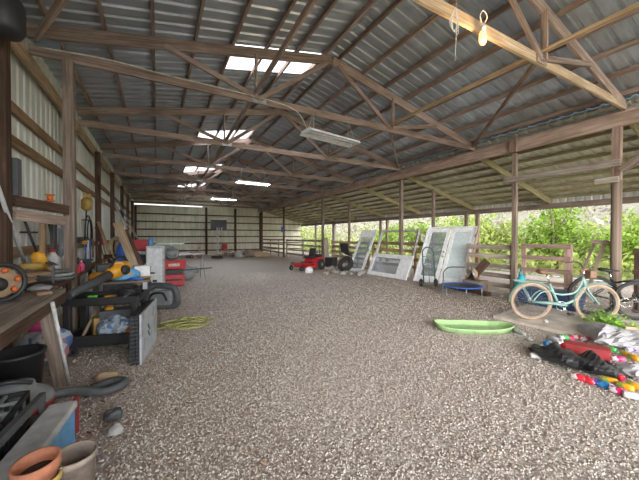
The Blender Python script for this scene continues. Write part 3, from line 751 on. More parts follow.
# ================================================================ BICYCLES
def bicycle(name, label, loc, ang, fc, tirec, rimc, seatc, lean=.06, cruiser=True, gripc=TAN, R=.335, barc=CHROME, decal=None, WB=1.08):
    t = thing(name, label, 'bicycle', loc, rot=(lean, 0, ang))
    def wheel(x, r):
        w = MB().torus((x, 0, r), r - .025, .025, rotm(PI / 2), 40, 8).build('wheel', tirec, t)
        MB().torus((x, 0, r), r - .055, .012, rotm(PI / 2), 40, 6, flat=1.4).build('rim', rimc, w)
        mb = MB()
        for k in range(24):
            a = 2 * PI * k / 24; s = .02 if k % 2 else -.02
            mb.tube([(x, s, r), (x + (r - .055) * math.cos(a), 0, r + (r - .055) * math.sin(a))], .0022, 4, cap=False, smooth=False)
        mb.build('spokes', CHROME, w)
        MB().tube([(x, -.045, r), (x, .045, r)], .022, 10).build('hub', CHROME, w)
    wheel(0, R); wheel(WB, R)
    BB = V((.43, 0, .29)); ST = V((.27, 0, .66)); HT = V((WB - .22, 0, .76)); HB = V((WB - .18, 0, .60)); RA = V((0, 0, R)); FA = V((WB, 0, R))
    f = MB()
    f.tube([BB, ST], .021, 8); f.tube([HT + V((-.01, 0, .03)), HB], .021, 8)
    if cruiser:
        f.tube(catmull([HB + V((0, 0, .02)), (.72, 0, .44), (.58, 0, .33), BB], 6), .021, 8)
        f.tube(catmull([HT, (.68, 0, .53), (.50, 0, .47), ST + V((.06, 0, -.17))], 6), .017, 8)
        for s in (-1, 1): f.tube(catmull([ST + V((.04, s * .02, -.12)), (.12, s * .05, .50), RA + V((0, s * .055, 0))], 6), .010, 6)
    else:
        f.tube([HB, BB], .024, 8); f.tube([HT, ST + V((0, 0, -.04))], .019, 8)
        for s in (-1, 1): f.tube([ST + V((0, s * .02, -.05)), RA + V((0, s * .055, 0))], .010, 6)
    for s in (-1, 1): f.tube([BB + V((0, s * .03, 0)), RA + V((0, s * .055, 0))], .011, 6)
    f.build('frame', fc, t)
    k = MB()
    for s in (-1, 1): k.tube(catmull([HB + V((.005, s * .03, 0)), HB + V((.04, s * .05, -.08)), FA + V((0, s * .055, 0))], 5), .013, 7)
    k.build('fork', fc, t)
    if cruiser:
        for (x, a0, a1) in ((0, .15 * PI, 1.02 * PI), (WB, .32 * PI, 1.05 * PI)):
            mb = MB(); n = 22; vs = []
            for i in range(n + 1):
                a = a0 + (a1 - a0) * i / n
                for (y, rr) in ((-.034, R + .010), (-.02, R + .024), (.02, R + .024), (.034, R + .010)): vs.append((x + rr * math.cos(a), y, R + rr * math.sin(a)))
            mb.add(vs, [(i * 4 + j, i * 4 + j + 1, i * 4 + 5 + j, i * 4 + 4 + j) for i in range(n) for j in range(3)], None, True)
            mb.build('mudguard', fc, t)
        cg = MB(); cg.tube([(0.02, -.06, R + .01), (.2, -.07, .345), (.43, -.07, .32), (.52, -.07, .30)], [.05, .065, .085, .03], 10, flat=.25); cg.build('chain_guard', fc, t)
        MB().tube([(-.02, .0, .66 - .0), (-.28, 0, .69), (.05, 0, .70)], .004, 4)
        r_ = MB(); r_.bar((-.30, 0, .70), (.20, 0, .68), .12, .008); r_.tube([(-.2, .05, .7), (0, .06, R)], .005, 5); r_.tube([(-.2, -.05, .7), (0, -.06, R)], .005, 5); r_.build('rear_rack', fc, t)
    MB().tube([ST, ST + V((-.05, 0, .16))], .013, 8).build('seat_post', CHROME, t)
    s_ = MB(); c = ST + V((-.07, 0, .19)); s_.tube([c + V((-.13, 0, .01)), c + V((-.09, 0, .015)), c + V((0, 0, 0)), c + V((.09, 0, 0)), c + V((.16, 0, -.005))], [.05, .105 if cruiser else .08, .075, .035, .02], 12, flat=.42); s_.build('seat', seatc, t)
    q_ = WB - .22
    if cruiser:
        hb = catmull([(q_ - .24, -.31, .93), (q_ - .14, -.29, .97), (q_, -.17, 1.01), (q_ + .01, -.04, .93), (q_, 0, .90), (q_ + .01, .04, .93), (q_, .17, 1.01), (q_ - .14, .29, .97), (q_ - .24, .31, .93)], 5)
    else: hb = [V((.84, -.33, .97)), V((.89, -.15, .95)), V((.90, 0, .93)), V((.89, .15, .95)), V((.84, .33, .97))]
    h = MB(); h.tube(hb, .011, 7); h.tube([HT, V((q_, 0, .92))], .013, 8); h = h.build('handlebar', barc, t)
    for s in (0, -1): p, q = hb[s], hb[5 if s == 0 else -6] if cruiser else hb[1 if s == 0 else -2]; MB().tube([p, p + (q - p).normalized() * .12], .018, 8).build('grip', gripc, h)
    c = MB(); c.torus((BB.x, -.075, BB.z), .075, .006, rotm(PI / 2), 24, 5); c.tube([BB + V((0, -.08, 0)), BB + V((.12, -.09, -.12))], .009, 6); c.tube([BB + V((0, .08, 0)), BB + V((-.12, .09, .12))], .009, 6); c.tube([BB + V((0, -.08, 0)), BB + V((0, .08, 0))], .02, 8)
    c.build('crank', CHROME, t)
    for s in (-1, 1): MB().box(BB + V((-s * .12, s * .13, s * .12)), (.09, .08, .025)).build('pedal', BLACK, t)
    MB().tube([(.30, .06 * 1, .27), (.24, .17 - lean, .02)], .008, 6).build('kickstand', CHROME, t)
    if decal: MB().tube([BB + V((0, 0, .05)), ST + V((0, 0, -.06))], .026, 8).build('seat_tube_sleeve', decal, t); MB().tube([ST + V((0, .035, -.06)), RA + V((.06, .06, .05))], .016, 7).build('stay_sleeve', decal, t); MB().bar(HB + V((-.05, -.0, -.03)), BB + V((.08, 0, .10)), .054, .03).build('frame_decal', decal, t)
    return t
bk = bicycle('bicycle', 'mint green cruiser bicycle with cream tires on the concrete slab', (5.79, 2.73, .035), math.atan2(-.66, .80), MINT, CREAM, plain('rim_grey', (.25, .22, .2), .4), TAN, lean=.07, WB=1.0)
MB().box((.88, 0, .84), (.10, .16, .12)).build('front_pouch', TAN, bk, bevel=.01)
bicycle('bicycle', 'black bicycle with its rear wheel right behind the front wheel of the mint one', (7.17, 2.34, .035), math.radians(-56), BLACKM, RUBBER, BLACKM, BLACK, lean=.05, cruiser=False, gripc=BLACK, barc=BLACKM, R=.375, decal=None)
bicycle('bicycle', 'black and yellow bicycle, rightmost and cut by the picture edge', (7.36, 1.80, .035), math.radians(-50), BLACKM, RUBBER, BLACKM, BLACK, lean=.05, cruiser=False, gripc=BLACK, barc=BLACKM, R=.35, decal=YEL)
# weeds by the front wheel
P_ = [(6.55 + random.gauss(0, .14), 1.95 + random.gauss(0, .12), .05 + abs(random.gauss(0, .07))) for _ in range(420)]
o = leafmesh('weeds', P_, .09, leafmat('weed_leaf', (.22, .42, .05), .3), None, .35); tag(o, 'tuft of green weeds at the front wheel of the mint bicycle', 'weeds', kind='stuff')
# turquoise bag, blue tub, fan
single('cloth_bag', MB().blob((0, 0, .26), (.24, .26, .40), 3, .25, fr=2).tube([(-.02, -.06, .45), (0, 0, .62), (.02, .06, .45)], .012, 6), TURQ, 'turquoise bag hanging between the grey fence and the mint bicycle', 'bag', loc=(7.50, 3.74, .13))
single('cooler_tub', MB().box((0, 0, .17), (.5, 1.0, .34), taper=1.08), DBLUE, 'dark blue tub standing behind the mint bicycle', 'tub', loc=(7.35, 3.1, .036), rz=.1, bevel=.02)
t = thing('motor', 'round rusty tan motor lying on the old crate beside the trampoline', 'motor', (7.72, 5.05, .305), rot=(0, 0, .5))
MB().torus((0, 0, .18), .17, .025, rotm(PI / 2 - .3), 24, 8).build('rim', STEEL, t); MB().lathe([(0, -.02), (.15, 0), (.14, .05), (.05, .09), (0, .1)], (0, 0, .18), 18, rotm(PI / 2 - .3)).build('housing', CARD, t)
single('old_crate', MB().box((0, 0, .15), (.4, .5, .30)), W_POST, 'low worn crate under the rusty motor behind the trampoline', 'crate', loc=(7.78, 5.05, 0), rz=.1)
single('junk_board', MB().bar((7.75, 5.4, .02), (7.85, 4.75, .85), .03, .2), W_DARK, 'rusty board leaning on the grey fence right of the trampoline', 'board')

# ================================================================ MOWER (zero turn)
mx_ = gp(312, 270); t = thing('riding_mower', 'red riding mower with black wheels near the tire', 'mower', (mx_.x, mx_.y + .3, 0), math.radians(200)); t.scale = (.86, .86, .92)
def wheelobj(parent, x, y, r, w, name='wheel', hub=GREY):
    q = MB().torus((x, y, r), r - w / 2, w / 2, rotm(PI / 2), 24, 8, flat=1.1).build(name, RUBBER, parent)
    MB().lathe([(0, -w * .4), (r * .5, -w * .3), (r * .5, w * .3), (0, w * .4)], (x, y, r), 14, rotm(PI / 2)).build('hub', hub, q)
mb = MB(); mb.box((.25, 0, .2), (.75, 1.1, .14), taper=.9); mb.lathe([(.28, .12), (.28, .26), (0, .28)], (.3, .3, 0), 16); mb.lathe([(.28, .12), (.28, .26), (0, .28)], (.3, -.3, 0), 16); mb.build('cutting_deck', RED, t, bevel=.02)
MB().box((-.35, 0, .42), (.8, .7, .26), taper=.85).build('body', RED, t, bevel=.04)
MB().bar((.1, 0, .33), (.98, 0, .3), .55, .06).build('front_frame', RED, t)
s_ = MB(); s_.box((-.05, 0, .6), (.42, .48, .12), taper=.9); s_.box((-.28, 0, .84), (.1, .46, .42), rotm(0, -.2, 0), taper=.85); s_.build('seat', BLACK, t, bevel=.03)
MB().box((-.62, 0, .62), (.35, .45, .24)).build('engine', BLACK, t, bevel=.03)
MB().box((.12, 0, .36), (.3, .62, .05)).build('foot_plate', BLACK, t, bevel=.01)
MB().tube([(-.5, -.3, .5), (-.52, -.3, 1.15), (-.52, .3, 1.15), (-.5, .3, .5)], .02, 7).build('roll_bar', BLACKM, t)
for s in (-1, 1):
    wheelobj(t, -.45, s * .48, .25, .2); wheelobj(t, .95, s * .36, .13, .1, 'caster_wheel')
    MB().tube([(.95, s * .36, .26), (.95, s * .36, .36), (.8, s * .3, .36)], .02, 6).build('caster_fork', BLACKM, t)
    MB().tube([(-.1, s * .33, .5), (.1, s * .36, .92), (.12, s * .12, 1.0)], .014, 6).build('control_lever', BLACKM, t)
    MB().box((-.4, s * .48, .57), (.6, .2, .06)).build('fender', RED, t, bevel=.02)
# tire, battery box, log
p = gp(345, 271)
t = thing('tire', 'black car tire leaning against the black box', 'tire', (p.x + .1, p.y + .1, .29), rot=(math.radians(62), 0, math.radians(-70)))
MB().torus((0, 0, 0), .27, .09, None, 30, 10, flat=1.15).build('rubber', RUBBER, t)
mb = MB()
for k in range(30): a = k * PI / 15; mb.box((.345 * math.cos(a), .345 * math.sin(a), 0), (.02, .035, .15), rotm(0, 0, a))
mb.build('tread', RUBBER, t)
p = gp(334, 268)
single('battery_box', MB().box((0, 0, .25), (.55, .4, .38)).box((0, 0, .46), (.58, .43, .05)).box((0, 0, .03), (.5, .35, .06)), BLACK, 'black box between the mower and the tire', 'box', loc=(p.x + .15, p.y + .5, 0), rz=.5, bevel=.01)
single('log', MB().tube([(0, 0, 0), (.04, .02, .6), (0, 0, 1.25), (.03, .05, 1.42)], [.12, .13, .115, .08], 12), W_GREY, 'upright grey log standing behind the tire', 'log', loc=(7.7, 13.0, 0))
mbk = MB(); mbk.box((0, 0, 0), (.42, .05, .34), rotm(0, .5, .3)); mbk.box((.05, .0, -.1), (.3, .3, .04), rotm(.2, .4, .3))
t = thing('chair', 'old dark chair with a tilted seat hung up on the fence right of the log', 'chair', (7.75, 11.2, 0), .4)
MB().box((0, 0, .75), (.42, .40, .06), rotm(.2, .5, 0)).build('seat', BLACK, t, bevel=.01); MB().box((-.22, 0, 1.0), (.05, .4, .42), rotm(0, -.35, 0)).build('backrest', BLACK, t, bevel=.01)
for sx_ in (-1, 1):
    for sy_ in (-1, 1): MB().tube([(.16 * sx_, .16 * sy_, 0), (.15 * sx_, .16 * sy_, .72 - .08 * sx_)], .014, 6).build('leg', BLACKM, t)
# rubble by the tire (each chunk)
rub = []
for i in range(34):
    px = random.uniform(322, 372); py = random.uniform(266, 277)
    p = gp(px, py); s = random.uniform(.08, .22)
    o = MB().blob((0, 0, s * .3), (s * 1.4, s, s * .8), i, .25, 8, 6).build('rubble_chunk', STONE if i % 3 else W_GREY)
    o.location = p; o.rotation_euler = (0, 0, i)
    tag(o, 'grey broken rubble chunk on the heap before the tire and the glass door', 'rubble', 'rubble chunks by the tire')
single('white_bucket_lid', MB().blob((0, 0, .12), (.34, .3, .26), 9, .2), WHITE, 'crumpled white bag right in front of the red mower', 'bag', loc=gp(309, 273.5))
# basketball hoop
t = thing('basketball_hoop', 'basketball hoop with a dark backboard near the back wall', 'basketball hoop', (3.95, 21.2, 0))
MB().box((0, .3, .08), (.7, .9, .16), taper=.8).build('base', BLACK, t, bevel=.03); MB().tube([(0, .15, .1), (0, .05, 2.0)], .045, 10).build('pole', LGREY, t)
b1 = MB().box((.05, -.08, 2.3), (1.05, .04, .66)).build('backboard', BLACK, t)
MB().torus((.05, -.33, 2.1), .22, .01, None, 20, 6).build('rim', ORG, t)
n_ = MB()
for k in range(10): a = k * PI / 5; n_.tube([(.05 + .22 * math.cos(a), -.33 + .22 * math.sin(a), 2.1), (.05 + .13 * math.cos(a + .3), -.33 + .13 * math.sin(a + .3), 1.7)], .008, 4)
n_.build('net', WHITE, t)
# back heap
for i, (px, py, s, m, l, nm) in enumerate([(236, 256, .5, W_TRUSS, 'brown lump of debris at the left end of the pile by the back wall', 'debris_lump'), (243, 257, .7, STONE, 'grey lump in the middle of the pile by the back wall', 'debris_lump'),
        (252, 257, .8, W_POST, 'large brown lump in the pile by the back wall', 'debris_lump'), (229, 255, .4, WHITED, 'whitish lump left of the pile by the back wall', 'debris_lump'), (262, 257, .6, CARD, 'tan lump at the right end of the pile by the back wall', 'debris_lump')]):
    p = gp(px, py); single(nm, MB().blob((0, 0, s * .25), (s * 1.8, s, s * .8), i + 50, .3), m, l, 'debris', loc=(p.x, min(p.y, 24.4), 0))
t = thing('folding_chair', 'small red chair at the foot of the back wall', 'chair', (5.0, 23.6, 0), .3)
MB().box((0, 0, .45), (.42, .42, .04)).build('seat', RED, t); MB().box((0, .2, .72), (.42, .04, .4)).build('backrest', RED, t)
for sx_ in (-1, 1):
    for sy_ in (-1, 1): MB().tube([(.19 * sx_, .19 * sy_, 0), (.17 * sx_, .17 * sy_, .44)], .013, 6).build('leg', RED, t)
t = thing('tricycle', 'tiny red tricycle by the far back wall left of the hoop', 'tricycle', (2.55, 22.3, 0), .4)
for (x, y, r) in ((.4, 0, .2), (-.3, .25, .13), (-.3, -.25, .13)): wheelobj(t, x, y, r, .05)
MB().tube([(-.3, 0, .2), (0, 0, .3), (.35, 0, .5), (.4, 0, .7)], .025, 6).build('frame', RED, t); MB().box((-.12, 0, .4), (.25, .22, .06)).build('seat', RED, t); MB().tube([(.38, -.22, .72), (.4, 0, .7), (.38, .22, .72)], .015, 6).build('handlebar', RED, t)
single('kerb_board', MB().box((.9, 25.6, .14), (4.4, .2, .28)), WHITED, 'long low whitish board at the foot of the back wall on the left', 'board')

# ================================================================ TRASH PILE (right)
def bag(name, label, mat, pts, wid, hgt, seed, n=26, m=18, amp=.05):
    """crumpled bag lying along pts"""
    C = catmull(pts, 6); L = len(C); rd = random.Random(seed); vs = []
    ph = [(rd.uniform(0, 6), rd.uniform(3, 16), rd.uniform(1, 5)) for _ in range(9)]
    for i, c in enumerate(C):
        s = i / (L - 1); pr = math.sin(PI * min(1, s * 1.0) ** .8) ** .55 if 0 < s < 1 else .03
        t_ = (C[min(i + 1, L - 1)] - C[max(i - 1, 0)]).normalized(); sd = t_.cross(V((0, 0, 1))).normalized()
        for k in range(m):
            a = 2 * PI * k / m; w = sum(math.sin(p + q * s * 2 + r * a) for p, q, r in ph) / 3
            q = 1 + amp * 3 * w; z = math.sin(a) * .5 + .5
            vs.append(c + sd * (math.cos(a) * wid / 2 * pr * q) + V((0, 0, max(.004, z * hgt * pr * q))))
    fs = [(i * m + k, i * m + (k + 1) % m, (i + 1) * m + (k + 1) % m, (i + 1) * m + k) for i in range(L - 1) for k in range(m)]
    fs += [tuple(range(m - 1, -1, -1)), tuple((L - 1) * m + k for k in range(m))]
    mb = MB(); mb.add(vs, fs, None, False)
    return single(name, mb, mat, label, 'bag')
bag('garbage_bag', 'long crumpled black garbage bag lying before the red box', BAGB, [gp(537, 350), gp(552, 360), gp(578, 368), gp(606, 375), gp(629, 380)], .40, .17, 2, n=26, amp=.075)
bag('plastic_sack', 'big pale white plastic sheet bag heaped behind the red box', BAGW, [gp(585, 338), gp(603, 340), gp(625, 345), gp(655, 352)], .95, .20, 5, amp=.05)
bag('plastic_sack', 'second white bag at the right edge below the first', BAGW, [gp(622, 370), gp(640, 378), gp(662, 384)], .30, .12, 8)
bag('plastic_sack', 'small crumpled whitish bag at the foot of the weeds', BAGW, [gp(588, 338), gp(597, 333), gp(607, 330)], .16, .12, 11)
# red box
a = gp(566, 357); b_ = gp(612, 366); d = b_ - a; L = d.length
single('red_box', MB().box((L / 2, .09, .075), (L, .18, .15)).box((L / 2, .09, .155), (L + .02, .2, .02)), REDD, 'long dirty red box lying among the cans', 'box', loc=(a.x, a.y, 0), rz=math.atan2(d.y, d.x), bevel=.008)
# cans
CANM = {}
def canmat(n, cols): CANM[n] = patches('can_' + n, cols, 26, .3); return CANM[n]
canmat('red', [(.6, .02, .04), (.65, .03, .05), (.75, .7, .7)]); canmat('blue', [(.02, .2, .55), (.6, .65, .7), (.05, .3, .65)])
canmat('pink', [(.65, .02, .15), (.75, .1, .25), (.7, .7, .72)]); canmat('orange', [(.85, .38, .02), (.8, .45, .05), (.3, .5, .1)]); canmat('green', [(.05, .4, .08), (.1, .5, .15), (.7, .7, .7)]); canmat('violet', [(.12, .05, .35), (.1, .1, .5), (.6, .6, .7)]); canmat('silver', [(.6, .62, .64), (.4, .42, .45), (.7, .7, .7)])
def can(px, py, col, rz, label, z=0, long=False):
    p = gp(px, py); t = thing('soda_bottle' if long else 'drink_can', label, 'bottle' if long else 'can', (p.x, p.y, z + .033), rot=(PI / 2, 0, rz))
    if long:
        MB().lathe([(.02, -.1), (.036, -.09), (.037, .04), (.033, .06), (.014, .11), (.013, .13), (0, .131)], (0, 0, 0), 14).build('body', CANM[col], t); MB().lathe([(.015, .125), (.016, .145), (0, .146)], (0, 0, 0), 12).build('cap', WHITE, t)
    else:
        MB().lathe([(.024, -.062), (.033, -.054), (.033, .048), (.027, .06), (.025, .061)], (0, 0, 0), 16).build('body', CANM[col], t); MB().lathe([(.024, .058), (.026, .062), (.022, .059), (0, .057)], (0, 0, 0), 14).build('lid', CHROME, t)
CANS = [(580, 381, 'red', .1, 'red can, leftmost of the row in front of the black bag'), (588.5, 383.5, 'red', -.15, 'second red can from the left in front of the black bag'),
 (597.5, 386, 'violet', .1, 'violet grey can right of the two red ones before the black bag'), (607.5, 389.5, 'blue', .0, 'shiny blue and silver can in front of the black bag'),
 (620, 395, 'pink', .1, 'raspberry red can right of the blue one'), (611, 384.5, 'orange', .2, 'orange can squeezed between the blue can and the black bag'),
 (627, 391, 'orange', .0, 'orange can behind the raspberry red can'), (636.5, 390, 'orange', -.2, 'orange can at the right edge beside the second white bag'),
 (619, 380, 'red', -.5, 'red can right at the tail of the black bag'), (634, 400, 'silver', .5, 'silver can in the lower right corner of the pile'),
 (553, 341, 'violet', .4, 'violet can behind the left end of the black bag'), (559, 343, 'silver', -.3, 'silver can near the violet one behind the black bag'),
 (565, 340, 'green', .9, 'green can among those behind the red box'), (572, 340, 'pink', -1.0, 'pink can behind the left end of the red box'),
 (580, 340, 'red', .2, 'red can behind the middle of the red box'), (586, 341, 'pink', 1.2, 'upper pink can at the edge of the big white bag'),
 (561, 348, 'red', .6, 'red and white can between the black bag and the red box'), (548, 346, 'blue', 1.5, 'blue can farthest left behind the black bag'),
 (619, 362, 'pink', .6, 'pink can at the right end of the red box'), (612, 352, 'green', -.2, 'green can behind the right end of the red box'),
 (627, 357, 'orange', -.7, 'big orange can right of the pink one by the red box'), (636, 361, 'orange', -.4, 'orange can right beside the big orange one near the red box'),
 (632, 352, 'violet', 1.2, 'violet can lying on the edge of the big white bag'), (537, 359, 'silver', .7, 'lone silver can at the left tip of the black bag')]
for c in CANS: can(c[0], c[1], c[2], c[3], c[4])
can(554, 352, 'silver', -.7, 'clear bottle lying on the black bag', .13, True)
can(519, 334, 'silver', -.5, 'small grey bottle on the ground right of the green sled', 0, True)
for i, (px, py) in enumerate([(505, 313), (530, 341), (541, 348), (494, 292), (502, 297), (547, 325)]):
    o = MB().blob((0, 0, .02), (.09, .07, .05), i + 80, .3, 7, 5).build('litter_scrap', WHITED); o.location = gp(px, py) + V((0, 0, .0 if px < 546 else .035)); tag(o, 'small whitish scrap of litter on the ground near the slab', 'litter', 'litter scraps')

# ================================================================ LIGHT FIXTURES, BULB
def fixture(x, y, z, rz, label, lit=False, L=1.15, top=4.0):
    t = thing('light_fixture', label, 'light fixture', (x, y, z), rz)
    mb = MB(); vs = []
    for (yy, zz) in ((-.2, 0), (-.13, .07), (.13, .07), (.2, 0)):
        vs += [(-L / 2, yy, zz), (L / 2, yy, zz)]
    mb.add(vs, [(0, 2, 3, 1), (2, 4, 5, 3), (4, 6, 7, 5)]); mb.add([vs[i] for i in (0, 2, 4, 6)], [(0, 1, 2, 3)]); mb.add([vs[i] for i in (1, 3, 5, 7)], [(3, 2, 1, 0)])
    mb.build('reflector', WHITE, t); 
    for s in (-1, 1): MB().tube([(-L / 2 + .03, s * .07, .02), (L / 2 - .03, s * .07, .02)], .018, 10).build('tube', TUBE if lit else WHITE, t)
    for s in (-1, 1):
        MB().tube([(s * (L / 2 - .12), -.1, .05), (s * (L / 2 - .2), 0, top - z), (s * (L / 2 - .12), .1, .05)], .006, 5).build('chain', WIRE, t)
    return t
TUBE = emit('lit_tube', (.9, .95, 1), TUBEE)
fixture(3.25, 5.25, 3.50, .14, 'nearest white hanging light fixture, below the second roof truss', L=1.32)
fixture(3.32, 10.95, 3.47, .06, 'middle white hanging light fixture', True, 1.25)
fixture(3.40, 16.5, 3.48, .05, 'smallest, farthest white hanging light fixture', True, 1.3)
cb_ = single('cable', MB().tube(catmull([(2.62, 5.34, 3.62), (2.5, 5.35, 3.85), (2.3, 5.35, 3.98), (1.7, 5.36, 4.05), (.2, 5.36, 4.07), (-.6, 5.36, 4.10), (-1.4, 5.36, 4.05)], 6), .010, 5), WIRE, 'pale cable looping along the second truss chord to the nearest light fixture', 'cable'); BEFORE.add(cb_)
t = thing('light_bulb', 'glowing warm light bulb hanging at the nearest roof truss', 'light bulb', (3.40, 2.13, 3.92))
MB().lathe([(0, -.17), (.026, -.16), (.042, -.12), (.04, -.06), (.03, -.02), (.018, 0)], (0, 0, 0), 16).build('bulb', emit('bulb_glow', (1, .42, .10), 2.4), t)
MB().lathe([(.03, -.02), (.035, .03), (.02, .06), (0, .065)], (0, 0, 0), 14).build('socket', WHITED, t)
MB().tube(catmull([(0, 0, .05), (.0, -.05, .12), (-.07, -.05, .17), (-.10, -.03, .12), (-.06, -.02, .06)], 5), .006, 5).build('cord', WIRE, t)
pl = bpy.data.lights.new('bulb_light', 'POINT'); pl.energy = 14; pl.color = (1, .68, .35); pl.shadow_soft_size = .05
po = bpy.data.objects.new('bulb_light', pl); COL.objects.link(po); po.location = (3.40, 2.05, 3.66)
t = thing('hanging_string', 'tangled white string dangling left of the lit bulb', 'string', (2.90, 2.12, 3.97))
MB().tube([(0, 0, .1), (.01, 0, -.2), (0, 0.01, -.55)], .004, 5).build('strand', WIRE, t)
mb = MB()
for s in range(4): mb.tube(catmull([(0, 0, .03), (-.05 - .02 * s, 0, -.08 - .03 * s), (-.02, .02, -.22), (.04, 0, -.12 - .04 * s), (.0, 0, .0)], 5), .004, 4)
mb.build('knot', WIRE, t)
# ================================================================ LEFT SIDE: benches and clutter
BH = .95
t = thing('workbench', 'long dusty workbench along the left wall in the foreground', 'workbench', (0, 0, 0))
MB().box((-1.13, 2.45, BH - .02), (.66, 3.3, .04)).build('bench_top', W_BENCH, t, bevel=.004)
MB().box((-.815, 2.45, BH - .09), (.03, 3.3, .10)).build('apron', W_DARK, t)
MB().bar((-.84, 3.55, .88), (-.80, 3.86, 0), .10, .045, (0, 1, 0)).build('leg', W_POST, t)
MB().box((-1.4, 3.9, .46), (.08, .08, .92)).build('leg', W_DARK, t); MB().box((-.86, .9, .46), (.08, .08, .92)).build('leg', W_DARK, t); MB().box((-1.4, .9, .46), (.08, .08, .92)).build('leg', W_DARK, t)
MB().box((-1.25, 2.4, .30), (.36, 2.9, .025)).build('lower_shelf', W_DARK, t)
single('plastic_pipe', MB().tube([(-.78, 3.50, .91), (-.735, 3.86, .015)], .016, 8), WHITED, 'white pipe leaning against the bench leg', 'pipe')
t = thing('side_table', 'dark table beyond the workbench holding grey plates and tools', 'table', (0, 0, 0))
MB().box((-1.105, 4.58, .955), (.45, .84, .035)).build('table_top', W_DARK, t)
for x in (-1.28, -.94):
    for y in (4.22, 4.94): MB().box((x, y, .468), (.05, .05, .936)).build('leg', W_DARK, t)
t = thing('side_table', 'second dark table beyond the tall post holding jugs and a black tool box', 'table', (0, 0, 0))
MB().box((-1.105, 6.0, .955), (.45, 1.15, .035)).build('table_top', W_DARK, t)
for x in (-1.28, -.94):
    for y in (5.5, 6.5): MB().box((x, y, .468), (.05, .05, .936)).build('leg', W_DARK, t)
TZ = .974
t = thing('junk_table', 'low table heaped with bags and boxes behind the black cart', 'table', (0, 0, 0))
MB().box((-.44, 6.05, .80), (.82, 1.3, .03)).build('table_top', W_BENCH, t)
for x in (-.80, -.1):
    for y in (5.5, 6.6): MB().box((x, y, .392), (.05, .05, .785)).build('leg', GALV, t)
JZ = .816
# reel on the bench
t = thing('cable_reel', 'round black-rimmed reel with a tan hub and orange knobs on the near bench', 'reel', (-1.08, 3.42, BH + .17), rot=(PI / 2, .0, math.radians(38)))
MB().torus((0, 0, 0), .15, .02, None, 36, 8).build('rim', BLACK, t); MB().lathe([(0, -.03), (.13, -.02), (.12, .02), (0, .03)], (0, 0, -.03), 24).build('back_plate', CARD, t)
MB().lathe([(.02, -.03), (.06, 0), (.055, .05), (.02, .07), (0, .07)], (-.03, -.01, 0), 16).build('hub', BLACK, t)
for a in (.2, 1.4, 5.6): MB().lathe([(0, 0), (.022, .0), (.02, .03), (0, .035)], (.1 * math.cos(a), .1 * math.sin(a), .0), 10).build('knob', ORG, t)
MB().box((0, -.165, 0), (.2, .02, .1)).build('foot', BLACK, t)
# wood scraps
for i, (x, y, z, L, a, m, l) in enumerate([(-1.25, 4.55, .0, .55, 1.3, W_PALE, 'lowest pale wood scrap of the stack on the dark table'), (-1.22, 4.62, .035, .5, 1.5, W_GIRT, 'reddish wood scrap in the middle of the stack'),
        (-1.25, 4.5, .07, .42, 1.1, W_PALE, 'top pale board of the small wood stack'), (-1.12, 4.35, .105, .26, .4, W_GIRT, 'short tan block lying across the wood stack')]):
    single('wood_scrap', MB().box((0, 0, .017), (L, .12, .032)), m, l, 'wood', loc=(x, y, TZ + z), rz=a)
# grey plates
for i, (r, z, m, l) in enumerate([(.20, 0, GREY, 'bottom grey dish of the stack on the dark table'), (.19, .045, LGREY, 'lighter dish on top of the grey one'), (.165, .085, STEEL, 'worn metal disc topping the dish stack')]):
    single('round_dish', MB().lathe([(0, 0), (r * .8, .0), (r, .03), (r * 1.02, .038), (r * .93, .03), (r * .75, .012), (0, .012)], (0, 0, 0), 28), m, l, 'dish', loc=(-1.03, 4.74 - .02 * i, TZ + z))
single('tin_can', MB().lathe([(.035, 0), (.035, .09), (.03, .09), (.028, .01), (0, .01)], (0, 0, 0), 14), CARD, 'brown tin standing on the metal disc', 'tin', loc=(-1.06, 4.72, TZ + .105))
single('flat_bar', MB().bar((-.95, 4.4, TZ + .20), (-1.16, 4.98, TZ + .21), .06, .012).bar((-.98, 4.45, TZ + .2), (-.98, 4.45, TZ), .02, .02).bar((-1.14, 4.93, TZ + .2), (-1.14, 4.93, TZ), .02, .02), DGREY, 'dark flat blade on stubby feet behind the dish stack', 'blade')
# string trimmer near
def trimmer(name, label, p0, p1, mc, hc, s=1):
    t = thing(name, label, 'string trimmer', (0, 0, 0)); a, b_ = V(p0), V(p1); d = (b_ - a).normalized()
    MB().tube([a, b_], .014, 8).build('shaft', BLACK, t)
    m = MB(); m.tube([a - d * .10 * s, a - d * .06 * s, a + d * .06 * s, a + d * .10 * s], [.05 * s, .075 * s, .07 * s, .03], 10); m.box(a - d * .13 * s, (.09 * s, .10 * s, .07 * s)); m.build('motor', mc, t)
    g = MB(); g.torus(a + d * .35, .07, .012, None, 16, 6); g.build('loop_handle', BLACK, t)
    h = MB(); h.lathe([(0, -.03), (.06, -.02), (.065, .03), (.03, .06), (0, .06)], b_, 14); h.build('cutting_head', hc, t); return t
trimmer('string_trimmer', 'yellow motored trimmer leaning over the dark table', (-1.20, 4.86, 1.22), (-1.30, 4.70, 1.74), YEL, ORG)
trimmer('string_trimmer', 'hanging trimmer with a big yellow head beyond the tall grey brown post', (-1.27, 8.45, 2.22), (-1.30, 8.35, 1.35), YEL2, YEL, 1.5)
t = thing('power_drill', 'orange brown drill on the dark table behind the wood stack', 'drill', (-1.22, 4.62, TZ + .1), .5)
MB().tube([(-.09, 0, .08), (.08, 0, .08), (.14, 0, .08)], [.04, .045, .015], 10).build('body', YEL2, t); MB().box((-.03, 0, 0), (.05, .04, .15)).build('grip', BLACK, t); MB().box((-.03, 0, -.08), (.1, .07, .04)).build('battery', RED, t)
